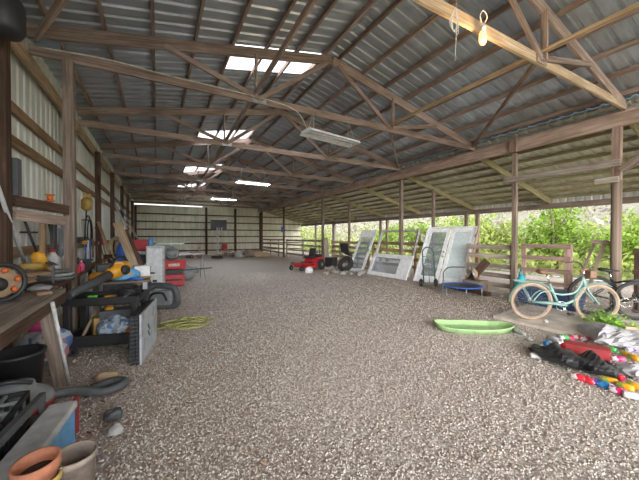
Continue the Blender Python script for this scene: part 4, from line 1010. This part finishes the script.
t = thing('pole', 'pale grey green pole slanting down from the left edge', 'pole', (0, 0, 0)); MB().tube([(-1.28, 4.0, 1.98), (-1.37, 5.15, .99)], .02, 8).build('tube', LGREY, t); MB().torus((-1.28, 3.98, 1.85), .15, .012, rotm(0, PI / 2, .3), 20, 6).build('green_loop', plain('pale_green', (.15, .5, .3), .6), t)
single('pole', MB().tube([(-1.33, 5.8, 1.75), (-1.22, 5.95, .98)], .018, 8), DGREY, 'dark pole slanting against the wall behind the tall post', 'pole')
single('grille_panel', MB().box((0, 0, .4), (.04, .22, .8)).box((.03, 0, .4), (.02, .03, .76)), DGREY, 'dark narrow ribbed panel standing under the wall rails', 'panel', loc=(-1.29, 5.9, TZ))
single('picture_panel', MB().box((0, 0, .4), (.03, .42, .78)), patches('blue_grey_print', [(.2, .23, .27), (.26, .29, .33), (.5, .53, .58)], 9), 'blue grey printed panel left of the tall grey brown post', 'panel', loc=(-1.29, 6.38, TZ), rz=.05)
def jug(label, x, y, z, m, cap, s=1, cat='jug'):
    t = thing('jug', label, cat, (x, y, z)); MB().lathe([(0, 0), (.075 * s, .0), (.08 * s, .02), (.08 * s, .18 * s), (.03 * s, .25 * s), (.025 * s, .28 * s)], (0, 0, 0), 16).build('body', m, t); MB().lathe([(.03 * s, .27 * s), (.03 * s, .3 * s), (0, .3 * s)], (0, 0, 0), 12).build('cap', cap, t)
jug('white jug with a blue cap on the far half of the dark table', -1.12, 5.78, TZ, WHITE, BLUE)
jug('taller white jug with a red cap beside the blue-capped jug', -1.20, 5.45, TZ, WHITED, RED, 1.15)
jug('pink bottle at the front edge of the dark table near the blower', -.93, 5.68, TZ, PINK, WHITE, .55, 'bottle')
jug('small yellow jug on the dark table by its front edge', -1.0, 5.35, TZ, YEL, BLACK, .6)
single('tool_box', MB().box((0, 0, .05), (.30, .62, .10)).box((0, 0, .12), (.34, .66, .03)).box((0, 0, .16), (.03, .2, .04)), BLACK, 'long black tool box along the front of the dark table', 'toolbox', loc=(-1.07, 6.2, TZ))
single('orange_spool', MB().lathe([(0, 0), (.05, 0), (.05, .015), (.03, .02), (.03, .07), (.05, .08), (.05, .09), (0, .09)], (0, 0, 0), 16), ORG, 'orange spool on top of the dark wall rail', 'spool', loc=(-1.12, 4.98, 1.945))
single('saw_case', MB().box((0, 0, .2), (.07, .12, .4)), DGREY, 'dark upright case on the dark wall rail beside the near post', 'case', loc=(-1.30, 4.50, 1.955))
# hanging things beyond the wide post
single('hose_coil', MB().torus((0, 0, 0), .40, .016, rotm(0, PI / 2), 36, 6).torus((.03, .03, -.03), .34, .016, rotm(0, PI / 2), 36, 6), BLACK, 'big loop of black hose hanging between two left wall posts', 'hose', loc=(-1.38, 9.35, 1.62))
single('wall_rack', MB().bar((0, -.75, 0), (0, .75, 0), .10, .05).bar((-.05, -.75, .0), (-.05, .75, 0), .02, .14), BLACK, 'black wall rack with blue tools hanging under it', 'rack', loc=(-1.37, 8.85, 1.42))
for i, (y, h, m, l) in enumerate([(8.35, .5, BLUE, 'blue scraper at the near end of the black wall rack'), (8.7, .62, WHITE, 'white level hanging in the black wall rack'), (8.98, .55, BLUE, 'blue saw hanging in the middle of the rack'), (9.35, .45, TAN, 'brown handled tool at the far end of the rack')]):
    single('hanging_tool', MB().box((0, 0, -h * .6), (.02, .14, h * .6), taper=.5).box((0, 0, -.08), (.03, .05, .22)), m, l, 'tool', loc=(-1.29, y, 1.38))
single('white_sack', MB().blob((0, 0, .35), (.3, .6, .8), 4, .12), WHITED, 'big white sack standing against the wall under the rack', 'sack', loc=(-1.28, 8.9, 0))
single('cardboard_box', MB().box((0, 0, .35), (.4, .45, .7)), CARD, 'tall cardboard box against the wall beyond the white sack', 'box', loc=(-1.2, 9.7, 0), bevel=.004)
single('rope_coil', MB().torus((0, 0, 0), .26, .022, rotm(0, PI / 2, .5), 30, 6).torus((.04, .05, -.02), .22, .022, rotm(.2, PI / 2, .6), 30, 6).torus((-.03, -.03, -.04), .29, .02, rotm(-.15, PI / 2, .4), 30, 6), ROPET, 'thick tan rope coil hanging before the boards', 'rope', loc=(-.72, 8.5, 1.22))
single('tool_rack', MB().box((0, 0, .5), (.35, .08, 1.0)).box((0, 0, 1.02), (.5, .12, .1)), W_DARK, 'dark wooden stand that carries the tan rope coil', 'stand', loc=(-.74, 8.75, 0), rz=.4)
single('blue_bag', MB().blob((0, 0, .3), (.26, .3, .75), 6, .15), BLUE, 'bright blue bag below the tan rope coil', 'bag', loc=(-.60, 8.3, .72))
single('storage_bin', MB().box((0, 0, .36), (.5, .5, .72), taper=1.06), DGREY, 'dark grey bin under the blue bag', 'bin', loc=(-.68, 8.28, 0), bevel=.02)
# long-handled tools and boards leaning
LB = [((-.06, 7.8, 0), (-.65, 7.8, 1.81), .16, .035, W_PALE, 'wide tan board leaning to the left behind the leaf blower', 'board'),
      ((.10, 8.1, 0), (-.52, 8.15, 1.66), .09, .03, W_DARK, 'dark board leaning right behind the wide tan board', 'board'),
      ((-.7, 9.9, 0), (-1.25, 9.9, 1.9), .07, .03, W_GIRT, 'orange brown board leaning on the left wall', 'board'),
      ((.15, 14.8, 0), (-1.32, 15.2, 3.15), .05, .04, GREY, 'long pale pole leaning high against the far left wall', 'pole'),
      ((-.15, 13.6, 0), (-1.32, 13.9, 3.0), .07, .05, STEEL, 'galvanised channel leaning high beside the pale pole', 'channel'),
      ((-.3, 13.1, 0), (-1.34, 13.3, 2.7), .06, .05, STEEL, 'shorter galvanised channel leaning nearer to the camera', 'channel'),
      ((.3, 16.8, 0), (-1.3, 17.5, 2.5), .06, .04, W_PALE, 'thin pale lumber leaning near the back corner', 'board')]
for a, b_, w, h, m, l, c in LB: single('leaning_' + c, MB().bar(a, b_, w, h, (0, 1, 0)), m, l, c)
def shovel(label, a, b_, hm, m, blade):
    t = thing('long_tool', label, 'garden tool', (0, 0, 0)); MB().tube([a, b_], .017, 7).build('handle', m, t)
    d = (V(b_) - V(a)).normalized(); q = MB().box((0, 0, 0), (.03, .22 if blade else .42, .28 if blade else .05), taper=.7); o = q.build('blade', hm, t); o.location = V(b_) + d * .1
shovel('shovel with a rusty blade up beside the dark wall post', (-1.0, 10.8, 0), (-1.33, 10.9, 1.6), STEEL, W_PALE, True)
shovel('rake with a red head standing against the left wall', (-.95, 11.4, 0), (-1.33, 11.5, 1.5), RED, W_PALE, False)
shovel('black-headed rake farther along the left wall', (-1.0, 10.3, 0), (-1.33, 10.35, 1.65), BLACK, W_GIRT, False)
t = thing('chainsaw', 'black and red chainsaw hanging on the wall left of the boards', 'chainsaw', (-1.28, 10.55, 1.35)); MB().box((0, 0, 0), (.16, .35, .2)).build('body', RED, t, bevel=.02); MB().box((0, .02, .15), (.1, .3, .06)).build('handle', BLACK, t, bevel=.02); MB().box((.03, -.4, -.02), (.015, .5, .09)).build('guide_bar', STEEL, t)
single('crate_stack', MB().box((0, 0, .3), (.5, .6, .6)), DGREY, 'dark grey box on the floor below the hanging chainsaw', 'box', loc=(-.78, 10.95, 0), rz=.1, bevel=.02)
single('black_bucket', MB().lathe([(0, 0), (.13, 0), (.16, .33), (.165, .33), (.15, .32), (.125, .02), (0, .02)], (0, 0, 0), 20), BLACK, 'black bucket in front of the cardboard box by the wall', 'bucket', loc=(-.8, 9.3, 0))
# black cart
t = thing('utility_cart', 'black two-shelf plastic utility cart loaded with tools', 'cart', (-.50, 4.86, 0), math.atan2(-.2, .8))
W_, D_ = .80, .50
def tray(z, h, nm):
    mb = MB(); mb.box((0, 0, z), (W_, D_, .03))
    for s in (-1, 1): mb.box((0, s * D_ / 2, z + h / 2), (W_ + .04, .035, h)); mb.box((s * W_ / 2, 0, z + h / 2), (.035, D_ - .034, h))
    return mb.build(nm, BLACK, t, bevel=.008)
tray(.64, .09, 'upper_tray'); tray(.13, .13, 'lower_shelf')
for sx_ in (-1, 1):
    for sy_ in (-1, 1):
        MB().box((sx_ * (W_ / 2 - .03), sy_ * (D_ / 2 - .03), .37), (.075, .07, .55)).build('corner_post', BLACK, t, bevel=.008)
        q = MB().torus((sx_ * .33, sy_ * .19, .055), .037, .018, rotm(PI / 2), 16, 6).build('caster', RUBBER, t)
MB().tube(catmull([(.42, -.22, .72), (.50, -.2, .78), (.50, .2, .78), (.42, .22, .72)], 5), .018, 8).build('push_handle', BLACK, t)
CT = Matrix.Translation((-.50, 4.86, 0)) @ Matrix.Rotation(math.atan2(-.2, .8), 4, 'Z')
def oncart(x, y, z): return CT @ V((x, y, z))
# leaf blower
t = thing('leaf_blower', 'yellow and black leaf blower lying on top of the black cart', 'leaf blower', (0, 0, 0))
a = V((-.86, 4.52, .80)); b_ = V((-.50, 5.00, .98)); d = (b_ - a).normalized()
MB().tube([a, a + d * .03, b_], [.05, .046, .062], 16).build('nozzle_tube', DGREY, t)
m_ = MB(); m_.tube([b_ - d * .02, b_ + d * .06, b_ + d * .2, b_ + d * .3, b_ + d * .34], [.07, .10, .105, .085, .04], 14); m_.box(b_ + d * .16 + V((0, 0, .09)), (.12, .12, .05)); m_.build('housing', YEL, t)
MB().tube(catmull([b_ + V((0, 0, .07)), b_ + d * .08 + V((0, 0, .16)), b_ + d * .22 + V((0, 0, .17)), b_ + d * .32 + V((0, 0, .06))], 5), .018, 8).build('handle', BLACK, t)
MB().lathe([(0, 0), (.07, 0), (.065, .03), (0, .035)], b_ + d * .15 + V((.08, -.06, 0)), 16, rotm(PI / 2 - .2, 0, .9)).build('intake_grille', BLACK, t)
single('screwdriver', MB().tube([(-.07, 0, .022), (-.04, 0, .022), (.03, 0, .022), (.07, 0, .022)], [.012, .022, .02, .012], 10), GREEN, 'screwdriver with a fat bright green handle on the front rim of the cart', 'handle', loc=oncart(-.17, -.17, .657), rz=-.2)
single('foam_block', MB().box((0, 0, .04), (.10, .05, .08)), GREEN, 'bright green plastic block beside the green screwdriver', 'block', loc=oncart(-.15, -.10, .657), rz=-.2, bevel=.01)
for i, (x, y, r, l, m, lb) in enumerate([(.1, -.12, .3, .28, STEEL, 'steel wrench at the front right of the cart top'), (.2, 0, .8, .26, CHROME, 'shiny wrench in the right corner of the cart top'), (.05, .1, -.2, .34, BLACK, 'black pry bar on the cart top under the blower'), (.27, -.13, 1.3, .2, STEEL, 'short steel wrench at the right rim of the cart')]):
    q = MB(); q.bar((-l / 2, 0, .012), (l / 2, 0, .012), .022, .012); q.torus((l / 2 + .02, 0, .012), .022, .008, None, 12, 5, flat=.7); q.torus((-l / 2 - .02, 0, .012), .018, .007, None, 12, 5, .4, 5.6, flat=.7)
    single('wrench' if i != 2 else 'pry_bar', q, m, lb, 'tool', loc=oncart(x, y, .657 + .02 * i), rz=r)
q = MB()
for i in range(4): q.torus((0, 0, .02 + .024 * i), .14 - .01 * i, .014, rotm(.05 * i, .04, 0), 26, 6)
single('hose', q, BLACK, 'coiled black hose on the right half of the cart top', 'hose', loc=oncart(.22, .06, .70))
single('clear_bag', MB().blob((0, 0, .12), (.46, .32, .30), 21, .16, 18, 12), patches('blue_white_bag', [(.45, .55, .65), (.12, .22, .4), (.62, .66, .7), (.25, .28, .33)], 22, .3), 'clear plastic bag of blue and white things on the lower cart shelf', 'bag', loc=oncart(.10, -.03, .16))
single('orange_bag', MB().blob((0, 0, .07), (.16, .18, .18), 22, .2), ORG, 'orange bag at the right end of the lower cart shelf', 'bag', loc=oncart(.30, -.12, .15))
single('black_bin', MB().box((0, 0, .1), (.42, .2, .2), taper=1.1), DGREY, 'dark bin behind the clear bag on the lower cart shelf', 'bin', loc=oncart(.08, .2 - .06, .30), bevel=.01)
single('yellow_tool_case', MB().box((0, 0, .13), (.1, .16, .26)), YEL2, 'ochre tool case standing in the left half of the cart', 'case', loc=oncart(-.17, .06, .16), rz=.3, bevel=.01)
single('yellow_drill', MB().tube([(-.08, 0, .16), (.07, 0, .16)], [.04, .03], 10).box((-.03, 0, .08), (.04, .04, .14)).box((-.03, 0, .02), (.09, .06, .04)), YEL, 'yellow drill standing on the lower cart shelf beside the ochre case', 'drill', loc=oncart(-.02, .12, .30 + .2), rz=.5)
single('stick', MB().bar((0, -.15, 0), (.12, .16, .32), .03, .015), W_PALE, 'pale stick leaning inside the cart at the left', 'stick', loc=oncart(-.30, -.03, .15))
# folding table panel
a = V((-.12, 4.02, 0)); b_ = V((.05, 5.0, 0)); d = b_ - a
t = thing('folded_table', 'folded table standing on edge right of the black cart with a pale grey face', 'folded table', a, math.atan2(d.y, d.x))
M_PAN = patches('scuffed_pale_panel', [(.46, .49, .52), (.50, .52, .55), (.42, .45, .49), (.30, .33, .37)], 9, .5)
MB().box((.5, 0.0, .295), (.99, .022, .59)).build('pale_face', M_PAN, t)
MB().box((.5, .035, .295), (.99, .03, .58)).build('middle_panel', BLACK, t); MB().box((.5, .085, .29), (.97, .045, .57)).build('back_panel', BLACK, t)
q = MB()
for k in range(12): q.box((-.004, .065, .05 + k * .045), (.012, .09, .010))
tag(q.build('end_rib', DGREY, t), kind='stuff')
for z in (.30, .38): MB().bar((.35, -.013, z), (.45, -.013, z - .08), .012, .03).build('grip_slot', DGREY, t)
# grey case
t = thing('grey_case', 'dark grey rounded plastic case with a large handle opening behind the folded table', 'case', (.10, 7.05, 0), math.radians(-25))
pts = catmull([(-.38, 0, .10), (-.36, 0, .36), (-.2, 0, .46), (.2, 0, .47), (.36, 0, .38), (.40, 0, .12), (.25, 0, .04), (-.25, 0, .04)], 5, True)
MB().tube(pts, .065, 10, closed=True).build('shell', DGREY, t); MB().box((0, .02, .22), (.62, .16, .34)).build('body', GREY, t, bevel=.05)
MB().tube(catmull([(-.15, -.09, .14), (-.05, -.12, .32), (.15, -.12, .34), (.22, -.09, .18)], 5), .022, 8).build('handle', BLACK, t)
# table heap
single('blue_bag', MB().blob((0, 0, .09), (.42, .34, .24), 31, .2), patches('blue_orange_bag', [(.12, .42, .75), (.18, .5, .8), (.75, .35, .1), (.1, .35, .65)], 9, .5), 'light blue and orange bag heaped on the junk table behind the blower', 'bag', loc=(-.38, 5.62, JZ))
single('white_box', MB().box((0, 0, .09), (.24, .22, .18)), WHITE, 'small white box on the right side of the junk table', 'box', loc=(-.17, 6.0, JZ), rz=.3, bevel=.004)
single('cooking_pot', MB().lathe([(0, 0), (.11, 0), (.12, .13), (.125, .13), (.11, .12), (.1, .02), (0, .02)], (0, 0, 0), 20), STEEL, 'silver pot at the right front corner of the junk table', 'pot', loc=(-.13, 6.45, JZ))
for i, (x, y, r, m, lb, l) in enumerate([(-.3, 5.95, .2, W_PALE, 'pale wooden handle on the junk table', .4), (-.25, 5.5, -.3, BLUE, 'bright blue strip at the front edge of the junk table', .28), (-.12, 5.62, .15, YEL2, 'ochre handle beside the blue strip', .22), (-.5, 5.95, 1.2, RED, 'red handle in the middle of the junk table', .3), (-.2, 6.25, -.1, DGREY, 'dark bar across the back of the junk table', .5)]):
    single('hand_tool', MB().tube([(-l / 2, 0, .018), (0, 0, .018), (l / 2, 0, .018)], [.014, .018, .015], 8), m, lb, 'tool', loc=(x, y, JZ), rz=r)
# farther left group
t = thing('white_cabinet', 'tall white cabinet behind the grey case', 'cabinet', (.10, 9.4, 0), math.radians(-8)); MB().box((0, 0, .62), (.42, .4, 1.24)).build('body', WHITED, t, bevel=.01); MB().box((0, -.205, .62), (.36, .012, 1.12)).build('door', WHITE, t); MB().box((.0, -.215, .30), (.1, .02, .06)).build('handle', BLACK, t)
t = thing('red_chest', 'lower red metal chest right of the white cabinet', 'chest', (.56, 10.1, 0)); MB().box((0, 0, .19), (.62, .4, .34)).build('body', RED, t, bevel=.02); MB().box((0, -.205, .2), (.5, .02, .05)).build('handle', BLACK, t); MB().box((0, 0, .01), (.5, .3, .02)).build('base', BLACK, t)
single('black_toolbox', MB().box((0, 0, .07), (.55, .36, .14)).bar((.2, -.1, .1), (1.1, -.35, .16), .04, .03), BLACK, 'black toolbox with a bar sticking out between the two red chests', 'toolbox', loc=(.54, 10.1, .365))
t = thing('red_chest', 'upper red chest on top of the black toolbox', 'chest', (.56, 10.1, .51)); MB().box((0, 0, .14), (.66, .42, .26), taper=1.08).build('body', RED, t, bevel=.02); MB().box((.02, -.24, .14), (.3, .01, .08)).build('pale_band', WHITED, t)
single('grey_engine', MB().blob((0, 0, .2), (.55, .4, .42), 41, .22).torus((.05, -.2, .2), .13, .03, rotm(PI / 2), 18, 6).box((-.1, 0, .4), (.2, .2, .1)), GREY, 'grey machine with a round housing heaped on the upper red chest', 'machine', loc=(.48, 10.1, .78))
single('red_bin', MB().box((0, 0, .16), (.62, .4, .32), taper=1.1), RED, 'bright red bin on the shelf stand before the leaning poles', 'bin', loc=(-.42, 10.1, 1.09), bevel=.02)
t = thing('shelf_stand', 'shelf stand carrying the bright red bin left of the white cabinet', 'shelf', (-.42, 10.1, 0))
for z in (.35, .72, 1.07): MB().box((0, 0, z), (.78, .5, .03)).build('shelf', STEEL, t)
for x in (-.36, .36):
    for y in (-.22, .22): MB().box((x, y, .54), (.035, .035, 1.08)).build('leg', STEEL, t)
for i, (x, z, s, m, lb) in enumerate([(-.15, .737, .26, RED, 'red box on the second level of the shelf stand'), (.15, .737, .24, DGREY, 'dark grey box on the second level of the shelf stand'), (-.18, .367, .28, BLACK, 'black box on the lowest level of the shelf stand'), (.15, .367, .26, BLUE, 'blue box on the lowest level of the shelf stand')]):
    single('storage_box', MB().box((0, 0, s / 2), (s, s, s)), m, lb, 'box', loc=(-.42 + x, 10.0, z), bevel=.01)
single('blue_jug', MB().lathe([(0, 0), (.07, 0), (.07, .18), (.02, .24), (0, .24)], (0, 0, 0), 14), LBLUE, 'small blue jug on top of the white cabinet', 'jug', loc=(-.02, 9.38, 1.242))
single('glass_sheet', MB().box((0, 0, .02), (.75, .35, .04)), plain('pale_green_sheet', (.4, .55, .5), .3), 'pale greenish slab resting on the grey machine', 'slab', loc=(.5, 10.15, 1.26))
t = thing('sawhorse', 'thin metal sawhorse right of the red chests', 'sawhorse', (1.1, 11.2, 0), .2)
MB().bar((-.5, 0, .9), (.5, 0, .9), .06, .06).build('beam', STEEL, t)
for s in (-1, 1):
    for q in (-1, 1): MB().tube([(s * .45, 0, .9), (s * .5, q * .25, 0)], .015, 6).build('leg', STEEL, t)
single('grey_junk', MB().blob((0, 0, .25), (.7, .6, .55), 44, .25), GREY, 'grey heap of scrap under the thin sawhorse', 'scrap', loc=(1.0, 11.2, 0))
# rope on the floor
c = V((.45, 5.56, 0)); q = MB(); rd = random.Random(5); pts = [(-.05, 5.35, .02), (.1, 5.42, .02)]
for k in range(34):
    a = k * 1.05; r = .13 + .12 * rd.random(); cx = c.x + (.12 if k > 17 else -.08); cy = c.y + rd.uniform(-.2, .2)
    pts.append((cx + r * 1.25 * math.cos(a), cy + r * math.sin(a), .015 + .05 * rd.random() * (1 if r < .2 else .2)))
pts += [(.8, 5.75, .012), (.95, 5.6, .012), (.75, 5.3, .012), (.5, 5.2, .012)]
single('rope', q.tube(catmull(pts, 5), .013, 6), ROPE, 'tangled yellow green rope on the gravel right of the folded table', 'rope')
# under the bench, vacuum, crates, cooler, pots
single('black_tub', MB().lathe([(0, 0), (.14, 0), (.18, .46), (.195, .46), (.195, .49), (.17, .485), (.13, .02), (0, .02)], (0, 0, 0), 24), BLACK, 'round black tub on the floor under the workbench', 'tub', loc=(-1.02, 3.52, .013))
single('plastic_sack', MB().blob((0, 0, .2), (.45, .5, .45), 51, .2, 18, 12), patches('blue_white_sack', [(.55, .6, .66), (.14, .25, .5), (.7, .7, .7), (.5, .2, .25)], 12, .5), 'blue and white sack under the nearer dark table, left of the cart', 'bag', loc=(-1.12, 4.66, 0))
single('pink_sack', MB().blob((0, 0, .12), (.26, .3, .26), 52, .2), PINK, 'pink bundle on top of the blue and white sack', 'bundle', loc=(-1.14, 4.68, .36))
t = thing('shop_vacuum', 'grey canister vacuum with a dark red band and thick hose', 'vacuum', (-.90, 3.02, 0), .0)
MB().lathe([(0, .02), (.19, .02), (.22, .06), (.23, .22), (.21, .24)], (0, 0, 0), 24).build('tank', DGREY, t)
MB().lathe([(.225, .21), (.235, .22), (.235, .25), (.22, .26)], (0, 0, 0), 24).build('red_band', REDD, t)
MB().lathe([(.23, .25), (.24, .27), (.20, .32), (.13, .36), (.12, .40), (.05, .42), (0, .42)], (0, 0, 0), 24).build('motor_head', GREY, t)
MB().tube(catmull([(-.16, -.02, .34), (-.12, -.1, .44), (.02, -.12, .47), (.12, -.06, .42)], 6), .018, 8).build('carry_handle', BLACK, t)
hp = catmull([(.18, .05, .25), (.30, .12, .22), (.40, .30, .12), (.50, .36, .06), (.63, .42, .055), (.66, .52, .055), (.55, .58, .055), (.45, .50, .06), (.36, .40, .05)], 8)
MB().tube(hp, [.036 + (.004 if i % 2 else 0) for i in range(len(hp))], 10).build('hose', DGREY, t)
for k in range(3): a = k * 2.1 + .4; MB().torus((.2 * math.cos(a), .2 * math.sin(a), .03), .018, .012, rotm(PI / 2), 12, 6).build('caster', BLACK, t)
def crate(name, label, loc, rz, w, d_, h, mat, nx=4, ny=3):
    t = thing(name, label, 'crate', loc, rz); mb = MB(); th = .018
    for s in (-1, 1):
        for z in (.02, h * .5, h - .015): mb.box((0, s * d_ / 2, z), (w, th, .03)); mb.box((s * w / 2, 0, z), (th, d_, .03))
        for k in range(nx + 1): mb.box((-w / 2 + w * k / nx, s * d_ / 2, h / 2), (.018, th, h))
        for k in range(ny + 1): mb.box((s * w / 2, -d_ / 2 + d_ * k / ny, h / 2), (th, .018, h))
    mb.box((0, 0, .01), (w, d_, .012)); mb.build('crate_wall', mat, t)
    lt = MB()
    for k in range(1, nx): lt.box((-w / 2 + w * k / nx, 0, h - .01), (.016, d_, .02))
    for k in range(1, ny): lt.box((0, -d_ / 2 + d_ * k / ny, h - .01), (w, .016, .02))
    lt.build('divider_grid', GREY, t); return t
crate('divided_crate', 'black crate with a grid of square dividers in front of the vacuum', (-.98, 2.60, 0), 0, .44, .42, .42, BLACK)
crate('divided_crate', 'second black crate nearer the bottom left corner', (-.98, 2.12, 0), 0, .44, .42, .38, BLACK)
t = thing('cooler', 'long box with a pale dirty lid and light blue side in the lower left corner', 'cooler', (-.61, 2.12, 0), math.radians(-7))
MB().box((0, 0, .15), (.14, 1.10, .30)).build('body', LBLUE, t, bevel=.012); MB().box((0, 0, .32), (.16, 1.13, .05)).build('lid', plain('scuffed_pale_lid', (.48, .48, .48), .6, dirt=.4, sc=5), t, bevel=.012)
single('red_board', MB().box((0, 0, .13), (.02, .20, .27)), REDD, 'narrow red strip standing at the far end of the blue-sided box', 'strip', loc=(-.52, 2.83, 0), rz=-.1)
single('grey_track', MB().bar((-.79, 1.65, .40), (-.66, 2.72, .40), .035, .05).bar((-.78, 1.7, .38), (-.78, 1.7, 0), .03, .03).bar((-.66, 2.7, .38), (-.66, 2.7, 0), .03, .03), DGREY, 'dark rail between the pale lid and the black crates', 'rail')
for i, (x, y, s, m, lb) in enumerate([(-.28, 2.95, .1, DGREY, 'dark lump on the gravel beside the red strip'), (-.25, 2.72, .08, STONE, 'grey stone lump by the end of the blue-sided box'), (-.42, 3.75, .13, CARD, 'tan lump lying before the bench leg')]):
    single('scrap_lump', MB().blob((0, 0, s * .35), (s * 1.4, s, s), 60 + i, .25), m, lb, 'scrap', loc=(x, y, 0))
def pot(label, loc, r, h, mat, rot=(0, 0, 0), soil=True, rim=.03):
    t = thing('plant_pot', label, 'plant pot', loc, rot=rot)
    MB().lathe([(0, 0), (r * .68, 0), (r * .92, h - rim), (r * 1.02, h - rim), (r * 1.04, h), (r * .93, h), (r * .86, h * .75), (r * .6, .03), (0, .03)], (0, 0, 0), 32).build('clay', mat, t)
    if soil: MB().lathe([(0, h * .62), (r * .5, h * .64), (r * .80, h * .6)], (0, 0, 0), 24).build('soil', SOIL, t)
pot('large dusty clay planter with dark soil at the bottom left', (-.355, 1.95, .013), .098, .37, TERRAD)
pot('dull yellow plant pot under the terracotta one', (-.465, 1.84, .15), .082, .23, POTYEL)
pot('orange terracotta pot on top of the yellow pot in the lower left corner', (-.465, 1.84, .325), .086, .14, TERRA, rot=(.04, -.05, 0), rim=.05)
single('wooden_block', MB().box((0, 0, .075), (.10, .16, .15)), W_DARK, 'dark wooden block carrying the yellow pot', 'block', loc=(-.47, 1.84, 0)) 

# more small clutter
def small(kind, nm, label, cat, loc, s, m, rz=0):
    if kind == 'box': mb = MB().box((0, 0, s[2] / 2), s); bv = .006
    elif kind == 'jar': mb = MB().lathe([(0, 0), (s[0] / 2, 0), (s[0] / 2, s[2] * .75), (s[0] * .36, s[2] * .85), (s[0] * .36, s[2]), (0, s[2])], (0, 0, 0), 16); bv = 0
    elif kind == 'lump': mb = MB().blob((0, 0, s[2] * .4), s, int(loc[1] * 100), .22, 14, 9); bv = 0
    return single(nm, mb, m, label, cat, loc=loc, rz=rz, bevel=bv)
small('box', 'parts_box', 'small brown cardboard box at the far end of the workbench top', 'box', (-1.28, 3.85, BH), (.20, .28, .14), CARD, .2)
small('jar', 'paint_can', 'silver paint can behind the black-rimmed reel on the workbench', 'can', (-1.36, 3.68 - .05, BH), (.14, .14, .17), STEEL)
small('jar', 'spray_can', 'slim red spray can beside the silver paint can', 'can', (-1.24, 3.62, BH), (.06, .06, .2), RED)
small('box', 'work_glove', 'flat tan work glove lying on the workbench near its front edge', 'glove', (-.92, 3.78, BH), (.11, .2, .03), TAN, .5)
small('lump', 'rag', 'crumpled grey rag on the workbench beyond the reel', 'rag', (-.98, 3.98, BH), (.2, .2, .08), GREY)
small('jar', 'jar', 'glass-grey jar with a wide mouth next to the brown cardboard box', 'jar', (-1.12, 3.92, BH), (.08, .08, .11), LGREY)
small('lump', 'dark_tarp', 'dark bundled tarp under the workbench behind the black tub', 'tarp', (-1.28, 3.0, .32), (.3, .6, .4), DGREY)
small('box', 'blue_case', 'blue case on the lower shelf of the workbench', 'case', (-1.25, 2.2, .32), (.25, .4, .2), DBLUE)
small('box', 'red_battery', 'small red battery pack on the front edge of the second dark table', 'battery', (-.96, 5.52, TZ), (.1, .14, .09), RED)
small('lump', 'yellow_gloves', 'crumpled yellow gloves on the junk table beside the light blue bag', 'gloves', (-.72, 5.75, JZ), (.22, .24, .14), YEL)
small('box', 'grey_radio', 'dark grey radio at the wall side of the junk table', 'radio', (-.70, 6.15, JZ), (.2, .32, .22), DGREY, .2)
small('lump', 'red_rag', 'red rag at the back of the junk table', 'rag', (-.48, 6.35, JZ), (.3, .25, .15), RED)
small('jar', 'white_tub', 'round white tub between the red rag and the small white box', 'tub', (-.33, 6.25, JZ), (.15, .15, .14), WHITE)
small('box', 'orange_case', 'thin orange case standing on the junk table behind the ochre handle', 'case', (-.52, 6.58, JZ), (.3, .08, .2), ORG)
small('lump', 'black_sack', 'black sack on the floor between the red chests and the shelf stand', 'sack', (.02, 10.2, 0), (.3, .4, .5), BLACK)
small('box', 'milk_crate', 'blue milk crate on the floor at the foot of the galvanised channels', 'crate', (-.75, 12.3, 0), (.35, .35, .3), BLUE)
small('box', 'grey_tote', 'grey tote beyond the blue milk crate along the left wall', 'tote', (-.85, 13.0 - .1, 0), (.5, .4, .4), GREY)
small('lump', 'tan_sack', 'tan feed sack slumped against the left wall beyond the grey tote', 'sack', (-.85, 14.6, 0), (.5, .8, .5), CARD)
# loose things were laid out in plan coordinates turned by TH0 - TH: turn them onto the building's axes
R_ = Matrix.Rotation(TH0 - TH, 4, 'Z')
for o in set(bpy.data.objects) - BEFORE:
    if o.parent is None: o.matrix_basis = R_ @ o.matrix_basis
# ================================================================ CAMERA, LIGHT
cam = bpy.data.objects.new('camera', bpy.data.cameras.new('camera')); COL.objects.link(cam)
cam.data.lens = F / 639 * 36; cam.data.sensor_width = 36; cam.data.clip_start = .05
cam.location = (0, 0, CH); cam.rotation_euler = (PI / 2 - math.atan((240 - HY) / F), 0, -TH)
scene.camera = cam
w = bpy.data.worlds.new('overcast_sky'); scene.world = w; w.use_nodes = True
nt = w.node_tree; bg = nt.nodes['Background']
tc = nt.nodes.new('ShaderNodeTexCoord'); sp = nt.nodes.new('ShaderNodeSeparateXYZ'); nt.links.new(tc.outputs['Generated'], sp.inputs[0])
mr = nt.nodes.new('ShaderNodeMapRange'); nt.links.new(sp.outputs[1], mr.inputs[0])
mr.inputs[1].default_value = .3; mr.inputs[2].default_value = -.9; mr.inputs[3].default_value = 1.0; mr.inputs[4].default_value = SKYFRONT  # extra sky strength behind the camera, added to fill the interior
nt.links.new(mr.outputs[0], bg.inputs['Strength']); bg.inputs['Color'].default_value = (.93, .96, 1, 1)
sun = bpy.data.lights.new('fill_sun', 'SUN'); sun.energy = SUNE; sun.angle = math.radians(40); sun.color = (1, .96, .9)  # unseen soft sun, added to brighten the interior and the doors
so = bpy.data.objects.new('fill_sun', sun); COL.objects.link(so)
d = V((.52, .84, -.15)); so.rotation_euler = d.to_track_quat('-Z', 'Y').to_euler()
vs_ = scene.view_settings; scene.display_settings.display_device = 'sRGB'
vs_.view_transform = 'Standard'; vs_.look = 'None'; vs_.gamma = 1; vs_.exposure = EXPO
try: vs_.use_curve_mapping = False
except Exception: pass
scene.cycles.max_bounces = 10; scene.cycles.diffuse_bounces = 6; scene.cycles.transparent_max_bounces = 12
scene.cycles.use_denoising = True
